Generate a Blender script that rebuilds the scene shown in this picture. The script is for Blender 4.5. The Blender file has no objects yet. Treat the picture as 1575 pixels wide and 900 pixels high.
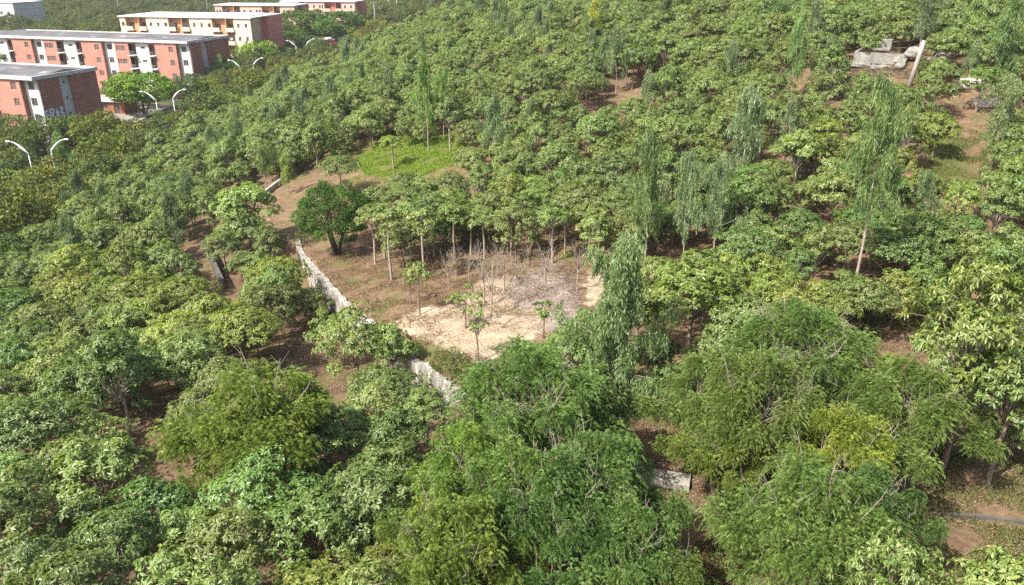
import bpy, math, random
import numpy as np
from mathutils import Vector, Matrix

# ------------------------------------------------------------------ camera, sky, sun, exposure
scene = bpy.context.scene
C = scene.collection
PITCH = math.radians(23.0)
FPX = 1213.0                        # focal length in pixels of the 1575 px wide photograph
CAMZ = 30.0
cam_d = bpy.data.cameras.new("camera")
cam_d.sensor_width = 36.0
cam_d.lens = 36.0 * FPX / 1575.0
cam_d.clip_start = 0.5
cam_d.clip_end = 3000
cam = bpy.data.objects.new("camera", cam_d)
C.objects.link(cam)
cam.location = (0, 0, CAMZ)
cam.rotation_euler = (math.pi / 2 - PITCH, 0, 0)
scene.camera = cam

SUN_EL = math.radians(50)
SUN_DIR = Vector((-0.80, -0.60, 0)).normalized()          # horizontal direction towards the sun
world = bpy.data.worlds.new("World")
scene.world = world
world.use_nodes = True
wn = world.node_tree.nodes; wl = world.node_tree.links
sky = wn.new("ShaderNodeTexSky")
sky.sky_type = 'NISHITA'
sky.sun_disc = False
sky.sun_elevation = SUN_EL
sky.sun_rotation = math.atan2(SUN_DIR.x, SUN_DIR.y)
sky.air_density = 0.8; sky.dust_density = 4.0; sky.ozone_density = 0.6
wn["Background"].inputs[1].default_value = 0.13
wl.new(sky.outputs[0], wn["Background"].inputs[0])
sun_d = bpy.data.lights.new("sun", 'SUN')
sun_d.energy = 4.6
sun_d.angle = math.radians(0.6)
sun_d.color = (1.0, 0.945, 0.84)
sun = bpy.data.objects.new("sun", sun_d)
C.objects.link(sun)
sv = Vector((SUN_DIR.x * math.cos(SUN_EL), SUN_DIR.y * math.cos(SUN_EL), math.sin(SUN_EL)))
sun.rotation_euler = sv.to_track_quat('Z', 'Y').to_euler()
sun.location = (0, 0, 60)
vs = scene.view_settings
scene.display_settings.display_device = 'sRGB'
vs.view_transform = 'Standard'
vs.look = 'None'
vs.gamma = 1.0
vs.use_curve_mapping = False
vs.exposure = 0.86
cy = scene.cycles
cy.max_bounces = 5; cy.diffuse_bounces = 3; cy.glossy_bounces = 2; cy.transmission_bounces = 3
cy.transparent_max_bounces = 4; cy.volume_bounces = 0
cy.caustics_reflective = False; cy.caustics_refractive = False
cy.use_denoising = False

rng = np.random.default_rng(11)
random.seed(5)

# ------------------------------------------------------------------ view geometry helpers
CP, SP = math.cos(PITCH), math.sin(PITCH)
def ray(u, v):
    a = (u - 787.5) / FPX; b = (450 - v) / FPX
    return np.array([a, CP + b * SP, -SP + b * CP])
def proj(x, y, z):
    zz = z - CAMZ
    d = y * CP - zz * SP
    up = y * SP + zz * CP
    return 787.5 + FPX * x / d, 450 - FPX * up / d, d
def at_z(u, v, z):
    r = ray(u, v); t = (z - CAMZ) / r[2]
    return r[0] * t, r[1] * t

# ------------------------------------------------------------------ terrain
CTRL = np.array([
 (-22,14,9.6),(0,12,10),(22,14,10),(0,30,10),(-20,30,8.4),(-36,34,6.4),(20,32,10.3),(0,45,9.7),(-30,50,5.2),(28,47,11.8),
 (45,60,15),(0,65,10.8),(-20,66,7.2),(-50,70,1.6),(40,85,19.6),(0,92,14),(20,100,17.6),(-20,100,9),(-50,100,1.5),
 (-62,100,0),(62,100,22.5),(80,125,25),(20,125,20),(0,150,18),(-30,150,9),(-50,150,2),(-62,150,0),(-85,140,0),(-85,110,0),
 (-100,170,0),(-62,200,0),(-50,200,2),(-25,200,11),(0,200,21),(40,160,25),(-120,200,0),(-150,150,0),(-160,240,0),
 (60,150,27),(110,120,29),(30,220,29),(100,200,38),(-62,250,0),(-62,320,0),(-30,260,8),(0,280,24),(-100,300,1),(-200,300,1),
 (-62,420,2),(-300,420,3),(-150,450,4),(50,320,38),(-20,400,24),(200,300,48),(-300,250,0),(-70,60,0),(-90,80,-.5),(60,30,11),(-70,30,-1),
 (-40,15,6),(50,10,10),(-150,100,-.5),(150,80,24),(-62,520,8),(-300,560,14),(100,520,45),(300,520,50),(-600,560,14),(-500,200,2),(400,200,45)], float)
def _phi(r):
    return r * r * np.log(np.maximum(r, 1e-6))
_n = len(CTRL)
_R = np.hypot(CTRL[:, None, 0] - CTRL[None, :, 0], CTRL[:, None, 1] - CTRL[None, :, 1])
_K = _phi(_R) + np.eye(_n) * 30.0
_P = np.c_[np.ones(_n), CTRL[:, :2]]
_A = np.block([[_K, _P], [_P.T, np.zeros((3, 3))]])
_W = np.linalg.solve(_A, np.r_[CTRL[:, 2], 0, 0, 0])
def T0(x, y):
    x = np.asarray(x, float); y = np.asarray(y, float)
    shp = x.shape
    x = x.ravel(); y = y.ravel()
    out = np.empty(x.size)
    for i in range(0, x.size, 20000):
        r = np.hypot(x[i:i+20000, None] - CTRL[None, :, 0], y[i:i+20000, None] - CTRL[None, :, 1])
        out[i:i+20000] = _phi(r) @ _W[:_n] + _W[_n] + _W[_n+1] * x[i:i+20000] + _W[_n+2] * y[i:i+20000]
    return out.reshape(shp)
def march(fn, u, v, tmax=700.):
    r = ray(u, v)
    t = np.concatenate([np.arange(14, 120, .5), np.arange(120, tmax, 2)])
    p = r[None, :] * t[:, None]; p[:, 2] += CAMZ
    below = p[:, 2] < fn(p[:, 0], p[:, 1])
    i = int(np.argmax(below))
    if not below.any(): i = len(t) - 1
    lo, hi = t[max(i-1, 0)], t[i]
    for _ in range(12):
        m = (lo + hi) / 2; q = r * m
        if q[2] + CAMZ < float(fn(np.array([q[0]]), np.array([q[1]]))[0]): hi = m
        else: lo = m
    q = r * hi
    return q[0], q[1]
# the top edge of the retaining wall, near end first
WALL_PX = [(722,612),(690,586),(656,566),(622,540),(585,507),(545,476),(505,434),(482,408),(465,388),(461,370)]
WALL = np.array([march(T0, *p) for p in WALL_PX])
def seg_dist(x, y, P):
    """signed distance to a polyline (positive on its lower, left-hand side) and the running length of the foot"""
    best = np.full(x.shape, 1e9); sgn = np.zeros(x.shape); along = np.zeros(x.shape); acc = 0
    for a, b in zip(P[:-1], P[1:]):
        d = b - a; L = np.hypot(*d)
        t = np.clip(((x - a[0]) * d[0] + (y - a[1]) * d[1]) / L**2, 0, 1)
        fx, fy = a[0] + t * d[0], a[1] + t * d[1]
        dist = np.hypot(x - fx, y - fy)
        cr = d[0] * (y - a[1]) - d[1] * (x - a[0])
        m = dist < best
        best[m] = dist[m]; sgn[m] = np.sign(cr[m]); along[m] = (acc + t * L)[m]
        acc += L
    return best * sgn, along, acc
def bumps(x, y):
    return (0.16 * np.sin(x * .55 + 1.3 * np.sin(y * .31)) * np.cos(y * .47 + .8) + 0.07 * np.sin(x * 1.7 + y * .9) * np.sin(y * 1.9 - x * .6)
            + .35 * np.sin(x * .13 + 2) * np.sin(y * .17))
def T(x, y):
    x = np.asarray(x, float); y = np.asarray(y, float)
    z = T0(x, y)
    d, al, tot = seg_dist(x, y, WALL)
    fade = np.clip(al / 1.5, 0, 1) * np.clip((tot - al) / 4, 0, 1)
    drop = np.where(d > 0, 1.8 * np.exp(-(np.maximum(d - .3, 0) / 9.)**2) * np.clip(d / .3, 0, 1), 0) * fade
    calm = np.clip(np.abs(d) / 2, 0, 1)
    road = np.clip((np.abs(x + 60) - 7) / 6, 0, 1)
    return z - drop + bumps(x, y) * calm * road
def Tz(x, y):
    return float(T(np.array([x]), np.array([y]))[0])
def gpt(u, v):
    x, y = march(T, u, v)
    return x, y, Tz(x, y)

# ------------------------------------------------------------------ materials
def nm(name):
    m = bpy.data.materials.new(name); m.use_nodes = True
    nt = m.node_tree; b = nt.nodes["Principled BSDF"]
    return m, nt, b
def mixc(nt, fac, a, b, typ='MIX'):
    n = nt.nodes.new("ShaderNodeMix"); n.data_type = 'RGBA'; n.blend_type = typ
    for idx, val in ((0, fac), (6, a), (7, b)):
        if hasattr(val, "is_linked") or isinstance(val, bpy.types.NodeSocket): nt.links.new(val, n.inputs[idx])
        elif idx == 0: n.inputs[0].default_value = val
        else: n.inputs[idx].default_value = (*val, 1)
    return n.outputs[2]
def noise(nt, scale, detail=4, rough=.6, coord='Object', dist=0):
    tc = nt.nodes.new("ShaderNodeTexCoord"); n = nt.nodes.new("ShaderNodeTexNoise")
    n.inputs["Scale"].default_value = scale; n.inputs["Detail"].default_value = detail
    n.inputs["Roughness"].default_value = rough; n.inputs["Distortion"].default_value = dist
    nt.links.new(tc.outputs[coord], n.inputs["Vector"])
    return n.outputs[0]
def ramp(nt, src, stops):
    r = nt.nodes.new("ShaderNodeValToRGB"); nt.links.new(src, r.inputs[0])
    el = r.color_ramp.elements
    while len(el) < len(stops): el.new(0.5)
    for e, (p, c) in zip(el, stops): e.position = p; e.color = (*c, 1) if len(c) == 3 else c
    return r.outputs[0]
def attr(nt, name):
    a = nt.nodes.new("ShaderNodeAttribute"); a.attribute_name = name
    return a.outputs["Fac"]
def mathn(nt, op, a, b):
    n = nt.nodes.new("ShaderNodeMath"); n.operation = op
    for i, v in enumerate((a, b)):
        if isinstance(v, bpy.types.NodeSocket): nt.links.new(v, n.inputs[i])
        else: n.inputs[i].default_value = v
    return n.outputs[0]
def bump(nt, b, src, strength=.5, dist=.05):
    n = nt.nodes.new("ShaderNodeBump"); n.inputs["Strength"].default_value = strength; n.inputs["Distance"].default_value = dist
    nt.links.new(src, n.inputs["Height"]); nt.links.new(n.outputs[0], b.inputs["Normal"])

def leaf_mat(name, c0, c1, c2, rough=.42, transl=.3, spec=.5):
    """c0..c2: dark, mid and light leaf colours picked per leaf; each tree shifts a little through its object colour"""
    m, nt, b = nm(name)
    col = ramp(nt, attr(nt, "tone"), [(0, c0), (.5, c1), (1, c2)])
    oi = nt.nodes.new("ShaderNodeObjectInfo")
    col = mixc(nt, 1.0, col, oi.outputs["Color"], 'MULTIPLY')
    hs = nt.nodes.new("ShaderNodeHueSaturation")
    mr = nt.nodes.new("ShaderNodeMapRange"); mr.inputs[3].default_value = .485; mr.inputs[4].default_value = .515
    nt.links.new(oi.outputs["Random"], mr.inputs[0]); nt.links.new(mr.outputs[0], hs.inputs["Hue"])
    mr2 = nt.nodes.new("ShaderNodeMapRange"); mr2.inputs[3].default_value = .82; mr2.inputs[4].default_value = 1.18
    rr = mathn(nt, 'FRACT', mathn(nt, 'MULTIPLY', oi.outputs["Random"], 7.31), 0)
    nt.links.new(rr, mr2.inputs[0]); nt.links.new(mr2.outputs[0], hs.inputs["Value"])
    nt.links.new(col, hs.inputs["Color"])
    nt.links.new(hs.outputs[0], b.inputs["Base Color"])
    b.inputs["Roughness"].default_value = rough
    b.inputs["Specular IOR Level"].default_value = spec
    tr = nt.nodes.new("ShaderNodeBsdfTranslucent")
    tc = mixc(nt, 1.0, hs.outputs[0], (1.25, 1.35, .55), 'MULTIPLY')
    nt.links.new(tc, tr.inputs[0])
    mx = nt.nodes.new("ShaderNodeMixShader"); mx.inputs[0].default_value = transl
    nt.links.new(b.outputs[0], mx.inputs[1]); nt.links.new(tr.outputs[0], mx.inputs[2])
    nt.links.new(mx.outputs[0], nt.nodes["Material Output"].inputs[0])
    return m
M = {}
M['leaf'] = leaf_mat('broad_leaf', (.11,.17,.035), (.21,.285,.080), (.36,.405,.175), .38, .38, .65)
M['euc'] = leaf_mat('eucalypt_leaf', (.10,.155,.06), (.19,.26,.11), (.32,.39,.21), .42, .32)
M['feather'] = leaf_mat('feathery_leaf', (.075,.13,.028), (.15,.22,.052), (.29,.35,.105), .55, .38, .35)
M['neem'] = leaf_mat('dense_leaf', (.045,.10,.010), (.11,.20,.018), (.24,.34,.03), .5, .25, .4)
M['scrub'] = leaf_mat('scrub_leaf', (.06,.09,.024), (.13,.165,.042), (.23,.26,.075), .6, .22, .3)
M['grass'] = leaf_mat('grass_blade', (.19,.27,.04), (.31,.41,.065), (.44,.52,.13), .6, .3, .3)
M['drygrass'] = leaf_mat('dry_grass_blade', (.16,.11,.055), (.26,.19,.09), (.36,.28,.15), .8, .1, .2)
M['litter'] = leaf_mat('dead_leaf', (.08,.05,.03), (.17,.11,.065), (.34,.27,.19), .8, .05, .2)
def bark_mat(name, a, b_, s=6):
    m, nt, b = nm(name)
    n = noise(nt, s, 5)
    nt.links.new(ramp(nt, n, [(.3, a), (.7, b_)]), b.inputs["Base Color"])
    b.inputs["Roughness"].default_value = .9
    bump(nt, b, n, .6, .02)
    return m
M['bark'] = bark_mat('brown_bark', (.13,.095,.065), (.30,.24,.18))
M['palebark'] = bark_mat('pale_bark', (.22,.18,.14), (.44,.37,.30))
M['darkbark'] = bark_mat('dark_bark', (.05,.036,.027), (.11,.085,.065))
M['twig'] = bark_mat('dead_twig', (.20,.165,.14), (.37,.32,.27), 9)
M['pod'] = bark_mat('seed_pod', (.13,.05,.03), (.26,.11,.07), 20)

def simple(name, c, rough=.8, var=.15, scale=1.5, metal=0):
    m, nt, b = nm(name)
    n = noise(nt, scale, 5)
    lo = tuple(x * (1 - var) for x in c); hi = tuple(min(1, x * (1 + var)) for x in c)
    nt.links.new(ramp(nt, n, [(.3, lo), (.7, hi)]), b.inputs["Base Color"])
    b.inputs["Roughness"].default_value = rough; b.inputs["Metallic"].default_value = metal
    return m
M['white_wall'] = simple('white_paint', (.62,.62,.60), .85, .1, .5)
M['parapet'] = simple('weathered_parapet', (.50,.50,.485), .85, .22, .8)
M['cream'] = simple('cream_paint', (.80,.62,.48), .85, .07, .4)
M['tan'] = simple('shade_tan_paint', (.50,.38,.24), .85, .08, .4)  # tan tone puts the shade of the end walls into the colour
M['orange'] = simple('orange_paint', (.60,.31,.15), .85, .1, .4)
M['salmon'] = simple('salmon_paint', (.55,.20,.16), .85, .08, .4)
M['ochre'] = simple('ochre_paint', (.66,.36,.12), .85, .08, .4)
M['pink'] = simple('pink_paint', (.66,.44,.36), .85, .08, .4)
M['pane'] = simple('window_pane', (.075,.07,.068), .3, .4, .7)
M['curtain'] = simple('brown_window_pane', (.17,.11,.09), .5, .3, .7)
M['frame'] = simple('window_frame', (.32,.29,.27), .6, .1)
M['whiteroof'] = simple('white_roof_sheet', (.72,.73,.74), .6, .07, .3)
M['steel'] = simple('galvanised_steel', (.62,.64,.66), .4, .06, 1, .0)
M['pole'] = simple('pale_concrete_pole', (.36,.34,.31), .85, .15)
M['dark'] = simple('dark_metal', (.05,.05,.055), .6, .2)
M['cloth'] = simple('white_cloth', (.8,.8,.8), .9, .05)
M['haybrown'] = simple('dry_straw', (.33,.22,.12), .95, .3, 6)
# one brick in two tones, sunlit face and shaded ends painted in
def brick_mat(name, c):
    m, nt, b = nm(name)
    tc = nt.nodes.new("ShaderNodeTexCoord"); br = nt.nodes.new("ShaderNodeTexBrick")
    mp = nt.nodes.new("ShaderNodeMapping"); mp.inputs["Rotation"].default_value = (math.pi/2, 0, 0)
    nt.links.new(tc.outputs["Object"], mp.inputs[0]); nt.links.new(mp.outputs[0], br.inputs[0])
    br.inputs["Scale"].default_value = 2.0
    br.inputs["Color1"].default_value = (*c, 1); br.inputs["Color2"].default_value = (c[0]*.82, c[1]*.78, c[2]*.78, 1)
    br.inputs["Mortar"].default_value = (c[0]*.9, c[1]*1.15, c[2]*1.2, 1); br.inputs["Mortar Size"].default_value = .015
    n = noise(nt, .35, 4)
    out = mixc(nt, .8, br.outputs[0], ramp(nt, n, [(.3, (.8,.8,.8)), (.7, (1.1,1.1,1.1))]), 'MULTIPLY')
    nt.links.new(out, b.inputs["Base Color"]); b.inputs["Roughness"].default_value = .9
    return m
M['brick'] = brick_mat('shade_side_brick', (.36,.135,.095))
M['brick2'] = brick_mat('sunlit_brick', (.50,.235,.175))
# old fibre cement roof
m, nt, b = nm('grey_roof_sheet'); M['greyroof'] = m
tc = nt.nodes.new("ShaderNodeTexCoord"); wv = nt.nodes.new("ShaderNodeTexWave")
wv.inputs["Scale"].default_value = 1.6; wv.bands_direction = 'X'
nt.links.new(tc.outputs["Object"], wv.inputs[0])
n1 = noise(nt, .28, 6, .7)
base = ramp(nt, n1, [(.35, (.085,.085,.095)), (.58, (.15,.15,.16)), (.66, (.33,.27,.25)), (.75, (.42,.38,.36))])
nt.links.new(mixc(nt, .35, base, ramp(nt, wv.outputs[0], [(0, (.6,.6,.6)), (1, (1,1,1))]), 'MULTIPLY'), b.inputs["Base Color"])
b.inputs["Roughness"].default_value = .85
# old whitewashed masonry of the retaining wall
m, nt, b = nm('whitewashed_masonry'); M['masonry'] = m
n1 = noise(nt, 1.3, 8, .75, dist=.6); n2 = noise(nt, 7, 4, .7)
st = nt.nodes.new("ShaderNodeTexCoord"); mp = nt.nodes.new("ShaderNodeMapping"); mp.inputs["Scale"].default_value = (3, 3, .35)
n3 = nt.nodes.new("ShaderNodeTexNoise"); n3.inputs["Scale"].default_value = 1.4; n3.inputs["Detail"].default_value = 5
nt.links.new(st.outputs["Object"], mp.inputs[0]); nt.links.new(mp.outputs[0], n3.inputs["Vector"])
c = ramp(nt, n1, [(.34, (.19,.17,.145)), (.5, (.42,.395,.35)), (.66, (.62,.60,.56))])
c = mixc(nt, ramp(nt, n3.outputs[0], [(.42, (0,0,0)), (.55, (.85,.85,.85))]), c, (.19,.175,.155))
nt.links.new(c, b.inputs["Base Color"]); b.inputs["Roughness"].default_value = .95
bump(nt, b, n2, .8, .06)
def concrete(name, a, b_, s=1.5):
    m, nt, b = nm(name)
    n = noise(nt, s, 7, .7, dist=.4); n2 = noise(nt, s * 8, 4)
    nt.links.new(ramp(nt, n, [(.3, a), (.7, b_)]), b.inputs["Base Color"]); b.inputs["Roughness"].default_value = .92
    bump(nt, b, n2, .5, .02)
    return m
M['concrete'] = concrete('pale_concrete', (.22,.205,.175), (.42,.40,.35))
M['oldconcrete'] = concrete('stained_concrete', (.11,.105,.095), (.38,.37,.33), .9)
M['darkconcrete'] = concrete('dark_shade_concrete', (.06,.058,.05), (.14,.13,.115), .9)  # dark tone paints in the shade of the lone wall; the kerb shares it
M['rock'] = concrete('pale_rock', (.42,.36,.31), (.66,.60,.54), .8)
M['asphalt'] = concrete('asphalt', (.045,.045,.047), (.075,.073,.07), .5)
M['paint'] = simple('road_paint', (.7,.7,.68), .7, .1)
M['yardcover'] = concrete('yard_concrete', (.22,.19,.16), (.40,.36,.32), .4)
M['redmetal'] = simple('rusty_red_metal', (.30,.11,.06), .7, .3, 1.2)
# ground
m, nt, b = nm('hillside_soil'); M['soil'] = m
n1 = noise(nt, .22, 8, .65, dist=.5); n2 = noise(nt, 1.6, 8, .75); n3 = noise(nt, 9, 5, .8)
soil = ramp(nt, n1, [(.3, (.115,.066,.040)), (.5, (.175,.105,.064)), (.68, (.235,.15,.093))])
lit = ramp(nt, n2, [(.38, (.065,.045,.028)), (.55, (.205,.15,.095)), (.72, (.32,.25,.17))])
soil = mixc(nt, .55, soil, lit)
green = ramp(nt, n3, [(.35, (.055,.075,.02)), (.7, (.16,.17,.06))])
gm = ramp(nt, noise(nt, .33, 6, .7), [(.52, (0,0,0)), (.64, (.8,.8,.8))])
soil = mixc(nt, gm, soil, green)
sand = ramp(nt, n2, [(.3, (.25,.18,.12)), (.55, (.39,.315,.225)), (.75, (.50,.435,.335))])
grav = ramp(nt, n3, [(.3, (.25,.19,.15)), (.7, (.36,.30,.265))])
def edge(nt, name, k=1.1):
    a = mathn(nt, 'ADD', attr(nt, name), mathn(nt, 'MULTIPLY', mathn(nt, 'SUBTRACT', n2, .5), k * 2))
    return ramp(nt, a, [(.36, (0,0,0)), (.66, (1,1,1))])
soil = mixc(nt, edge(nt, "sand"), soil, sand)
soil = mixc(nt, edge(nt, "gravel"), soil, grav)
soil = mixc(nt, mathn(nt, 'MULTIPLY', edge(nt, "green"), .65), soil, mixc(nt, n2, (.055,.085,.018), (.13,.17,.04)))
fl = ramp(nt, n1, [(.4, (.035,.05,.02)), (.65, (.12,.105,.06))])
soil = mixc(nt, attr(nt, "far"), soil, fl)
spk = ramp(nt, noise(nt, 26, 3, .8), [(.3, (.72,.72,.72)), (.5, (1,1,1)), (.72, (1.25,1.22,1.2))])
soil = mixc(nt, .8, soil, spk, 'MULTIPLY')
nt.links.new(soil, b.inputs["Base Color"]); b.inputs["Roughness"].default_value = .97
b.inputs["Specular IOR Level"].default_value = .15
bump(nt, b, mathn(nt, 'ADD', n2, mathn(nt, 'MULTIPLY', n3, .4)), .7, .12)

# ------------------------------------------------------------------ object helpers
def mesh_obj(name, V, F, mats, parent=None, fm=None, tone=None, smooth=False):
    me = bpy.data.meshes.new(name)
    V = np.asarray(V, np.float32)
    if isinstance(F, np.ndarray):
        k = F.shape[1]; nf = len(F)
        me.vertices.add(len(V)); me.vertices.foreach_set("co", V.ravel())
        me.loops.add(nf * k); me.loops.foreach_set("vertex_index", F.astype(np.int32).ravel())
        me.polygons.add(nf); me.polygons.foreach_set("loop_start", np.arange(nf, dtype=np.int32) * k)
        me.update(calc_edges=True)
    else:
        me.from_pydata(V.tolist(), [], [list(f) for f in F]); me.update()
    for mt in (mats if isinstance(mats, (list, tuple)) else [mats]): me.materials.append(mt)
    if fm is not None: me.polygons.foreach_set("material_index", np.asarray(fm, np.int32))
    if tone is not None:
        a = me.attributes.new("tone", 'FLOAT', 'FACE'); a.data.foreach_set("value", np.asarray(tone, np.float32))
    if smooth: me.polygons.foreach_set("use_smooth", np.ones(len(me.polygons), bool))
    o = bpy.data.objects.new(name, me); C.objects.link(o)
    if parent is not None: o.parent = parent
    return o
def tag(o, label=None, cat=None, group=None, kind=None):
    if label: o["label"] = label
    if cat: o["category"] = cat
    if group: o["group"] = group
    if kind: o["kind"] = kind
    return o
def empty(name, loc, rz=0, label=None, cat=None, group=None):
    o = bpy.data.objects.new(name, None); C.objects.link(o)
    o.location = loc; o.rotation_euler = (0, 0, rz); o.empty_display_size = .5
    return tag(o, label, cat, group)
class MB:
    """collects boxes, tubes and quads into one mesh"""
    def __init__(s): s.v = []; s.f = []; s.m = []
    def add(s, V, F, m=0):
        o = len(s.v); s.v += [tuple(p) for p in V]; s.f += [[o + i for i in f] for f in F]; s.m += [m] * len(F)
    def box(s, x0, x1, y0, y1, z0, z1, m=0, rot=0, c=(0, 0)):
        V = [(x, y, z) for z in (z0, z1) for y in (y0, y1) for x in (x0, x1)]
        if rot:
            V = [(c[0] + (x-c[0])*math.cos(rot) - (y-c[1])*math.sin(rot), c[1] + (x-c[0])*math.sin(rot) + (y-c[1])*math.cos(rot), z) for x, y, z in V]
        s.add(V, [(0,2,3,1),(4,5,7,6),(0,1,5,4),(2,6,7,3),(0,4,6,2),(1,3,7,5)], m)
    def tube(s, pts, rad, n=6, m=0, cap=True):
        pts = [Vector(p) for p in pts]; R = rad if isinstance(rad, (list, tuple)) else [rad] * len(pts)
        V = []; F = []
        for i, p in enumerate(pts):
            d = (pts[min(i+1, len(pts)-1)] - pts[max(i-1, 0)]).normalized()
            a = d.cross(Vector((0, 0, 1)) if abs(d.z) < .95 else Vector((1, 0, 0))).normalized(); b_ = d.cross(a)
            for k in range(n):
                t = 2 * math.pi * k / n
                V.append(p + (a * math.cos(t) + b_ * math.sin(t)) * R[i])
        for i in range(len(pts) - 1):
            for k in range(n):
                F.append((i*n + k, i*n + (k+1) % n, (i+1)*n + (k+1) % n, (i+1)*n + k))
        if cap: F.append(tuple(reversed(range(n)))); F.append(tuple((len(pts)-1)*n + k for k in range(n)))
        s.add(V, F, m)
    def build(s, name, mats, parent=None, smooth=False):
        return mesh_obj(name, s.v, s.f, mats, parent, s.m, smooth=smooth)

# ------------------------------------------------------------------ the ground sheet
def in_poly(x, y, P):
    x = np.asarray(x, float); y = np.asarray(y, float); c = np.zeros(x.shape, bool)
    n = len(P); j = n - 1
    for i in range(n):
        xi, yi = P[i]; xj, yj = P[j]
        with np.errstate(divide='ignore', invalid='ignore'):
            c ^= ((yi > y) != (yj > y)) & (x < (xj - xi) * (y - yi) / (yj - yi + 1e-12) + xi)
        j = i
    return c
def axis(segs):
    out = []
    for a, b_, st in segs: out += list(np.arange(a, b_, st))
    return np.array(out + [segs[-1][1]])
gx = axis([(-1500,-300,100),(-300,-90,6),(-90,-40,2),(-40,40,.4),(40,70,1),(70,150,4),(150,400,25),(400,1500,100)])
gy = axis([(-300,0,20),(0,24,2),(24,75,.4),(75,120,1),(120,260,3),(260,600,10),(600,2000,100)])
GX, GY = np.meshgrid(gx, gy)
GZ = T(np.clip(GX, -560, 400), np.clip(GY, 5, 560))
SAND = [[(592,492),(650,476),(700,470),(735,430),(790,425),(830,470),(850,500),(812,532),(770,556),(735,548),(680,536),(625,516)],
        [(900,430),(960,370),(985,372),(930,470),(900,480)]]
GRAVEL = [[(790,430),(850,415),(880,440),(890,480),(870,520),(845,520),(830,480),(785,462)]]
GREEN = [[(545,245),(600,212),(715,205),(712,250),(640,275),(560,270)], [(620,515),(690,540),(720,560),(680,575),(640,548)],
         [(1425,215),(1470,200),(1500,290),(1440,300)], [(1555,380),(1600,380),(1600,430),(1555,430)]]
GPU_, GPV_, GPD_ = proj(GX, GY, GZ)
def mask(polys):
    m = np.zeros(GX.shape)
    for P in polys: m[in_poly(GPU_, GPV_, P) & (GPD_ > 5) & (GY < 130)] = 1
    for _ in range(5): m[1:-1, 1:-1] = (m[:-2, 1:-1] + m[2:, 1:-1] + m[1:-1, :-2] + m[1:-1, 2:] + 2*m[1:-1, 1:-1]) / 6
    return m
idx = np.arange(GX.size).reshape(GX.shape)
F = np.stack([idx[:-1,:-1].ravel(), idx[:-1,1:].ravel(), idx[1:,1:].ravel(), idx[1:,:-1].ravel()], 1)
ground = mesh_obj("ground", np.stack([GX.ravel(), GY.ravel(), GZ.ravel()], 1), F, M['soil'], smooth=True)
tag(ground, kind="structure")
for nme, arr in (("sand", mask(SAND)), ("gravel", mask(GRAVEL)), ("green", mask(GREEN)),
                 ("far", np.clip((-GX - 45) / 10, 0, 1) * 1.0)):
    a = ground.data.attributes.new(nme, 'FLOAT', 'POINT'); a.data.foreach_set("value", arr.ravel().astype(np.float32))

# the avenue below the slope: two carriageways and a median
def strip(name, x0, x1, y0, y1, dz, mat):
    ys = np.arange(y0, y1 + 4, 5.)
    V = []; Fq = []
    for i, y in enumerate(ys):
        for x in (x0, x1): V.append((x, y, Tz(x, y) + dz))
    Fq = [(2*i, 2*i+1, 2*i+3, 2*i+2) for i in range(len(ys)-1)]
    return tag(mesh_obj(name, V, Fq, mat), kind="structure")
strip("road", -68.2, -61.9, 60, 420, .05, M['asphalt'])
mb = MB()
for i in range(60, 420, 5):
    z = Tz(-60, i)
    mb.box(-61.9, -58.1, i, i + 4.99, z - .2, z + .17)
tag(mb.build("road_median", M['concrete']), kind="structure")
mb = MB()
for x in (-65.0,):
    for y in range(62, 415, 9):
        z = max(Tz(x, y), Tz(x, y + 3)) + .056
        mb.add([(x-.07, y, z), (x+.07, y, z), (x+.07, y+3, z), (x-.07, y+3, z)], [(0,1,2,3)])
tag(mb.build("road_markings", M['paint']), kind="structure")

# ------------------------------------------------------------------ walls, paths and ruins
def wall_run(name, pts, th, h, base_drop, mat, rough=.04, top_jag=.06, seg=.5, side=1):
    """a wall following points; top at local ground on its upper side + h"""
    pts = np.asarray(pts)
    L = np.r_[0, np.cumsum(np.hypot(*np.diff(pts, axis=0).T))]
    s = np.linspace(0, L[-1], int(L[-1] / seg) + 2)
    xs = np.interp(s, L, pts[:, 0]); ys = np.interp(s, L, pts[:, 1])
    r = np.random.default_rng(3)
    dx = np.gradient(xs); dy = np.gradient(ys); n = np.hypot(dx, dy); nx, ny = -dy / n * side, dx / n * side
    rows = []
    lv = (0, .25, .5, .75, 1)
    jag = r.normal(0, top_jag, len(s)); z0 = T0(xs, ys) if name == "retaining_wall" else T(xs, ys)
    V = []; F = []
    m = len(lv)
    for i in range(len(s)):
        top = z0[i] + h + jag[i]; bot = z0[i] - base_drop
        for k, l in enumerate(lv):
            o = th + r.normal(0, rough); V.append((xs[i] + nx[i]*o, ys[i] + ny[i]*o, bot + (top-bot)*l))
        for k, l in enumerate(reversed(lv)):
            o = -.04 + r.normal(0, rough*.3); V.append((xs[i] + nx[i]*o, ys[i] + ny[i]*o, bot + (top-bot)*l))
    N = 2 * m
    for i in range(len(s) - 1):
        for k in range(N):
            F.append((i*N + k, i*N + (k+1) % N, (i+1)*N + (k+1) % N, (i+1)*N + k))
    F.append(tuple(range(N))); F.append(tuple((len(s)-1)*N + k for k in reversed(range(N))))
    return mesh_obj(name, V, F, mat)
o = wall_run("retaining_wall", WALL, .38, .16, 2.4, M['masonry'])
tag(o, "old whitewashed masonry retaining wall curving along the left edge of the bare clearing", "wall")
lw = np.array([march(T, *p) for p in [(398,312),(421,293),(436,281),(467,259),(487,242),(509,231),(540,217),(577,203)]])
o = wall_run("boundary_wall", lw, .28, .62, .4, M['concrete'], .01, .01, 1.0)
tag(o, "long low concrete boundary wall climbing towards the bright green grass patch", "wall")
dw = np.array([march(T, *p) for p in [(346,447),(332,414),(317,386)]])
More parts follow.
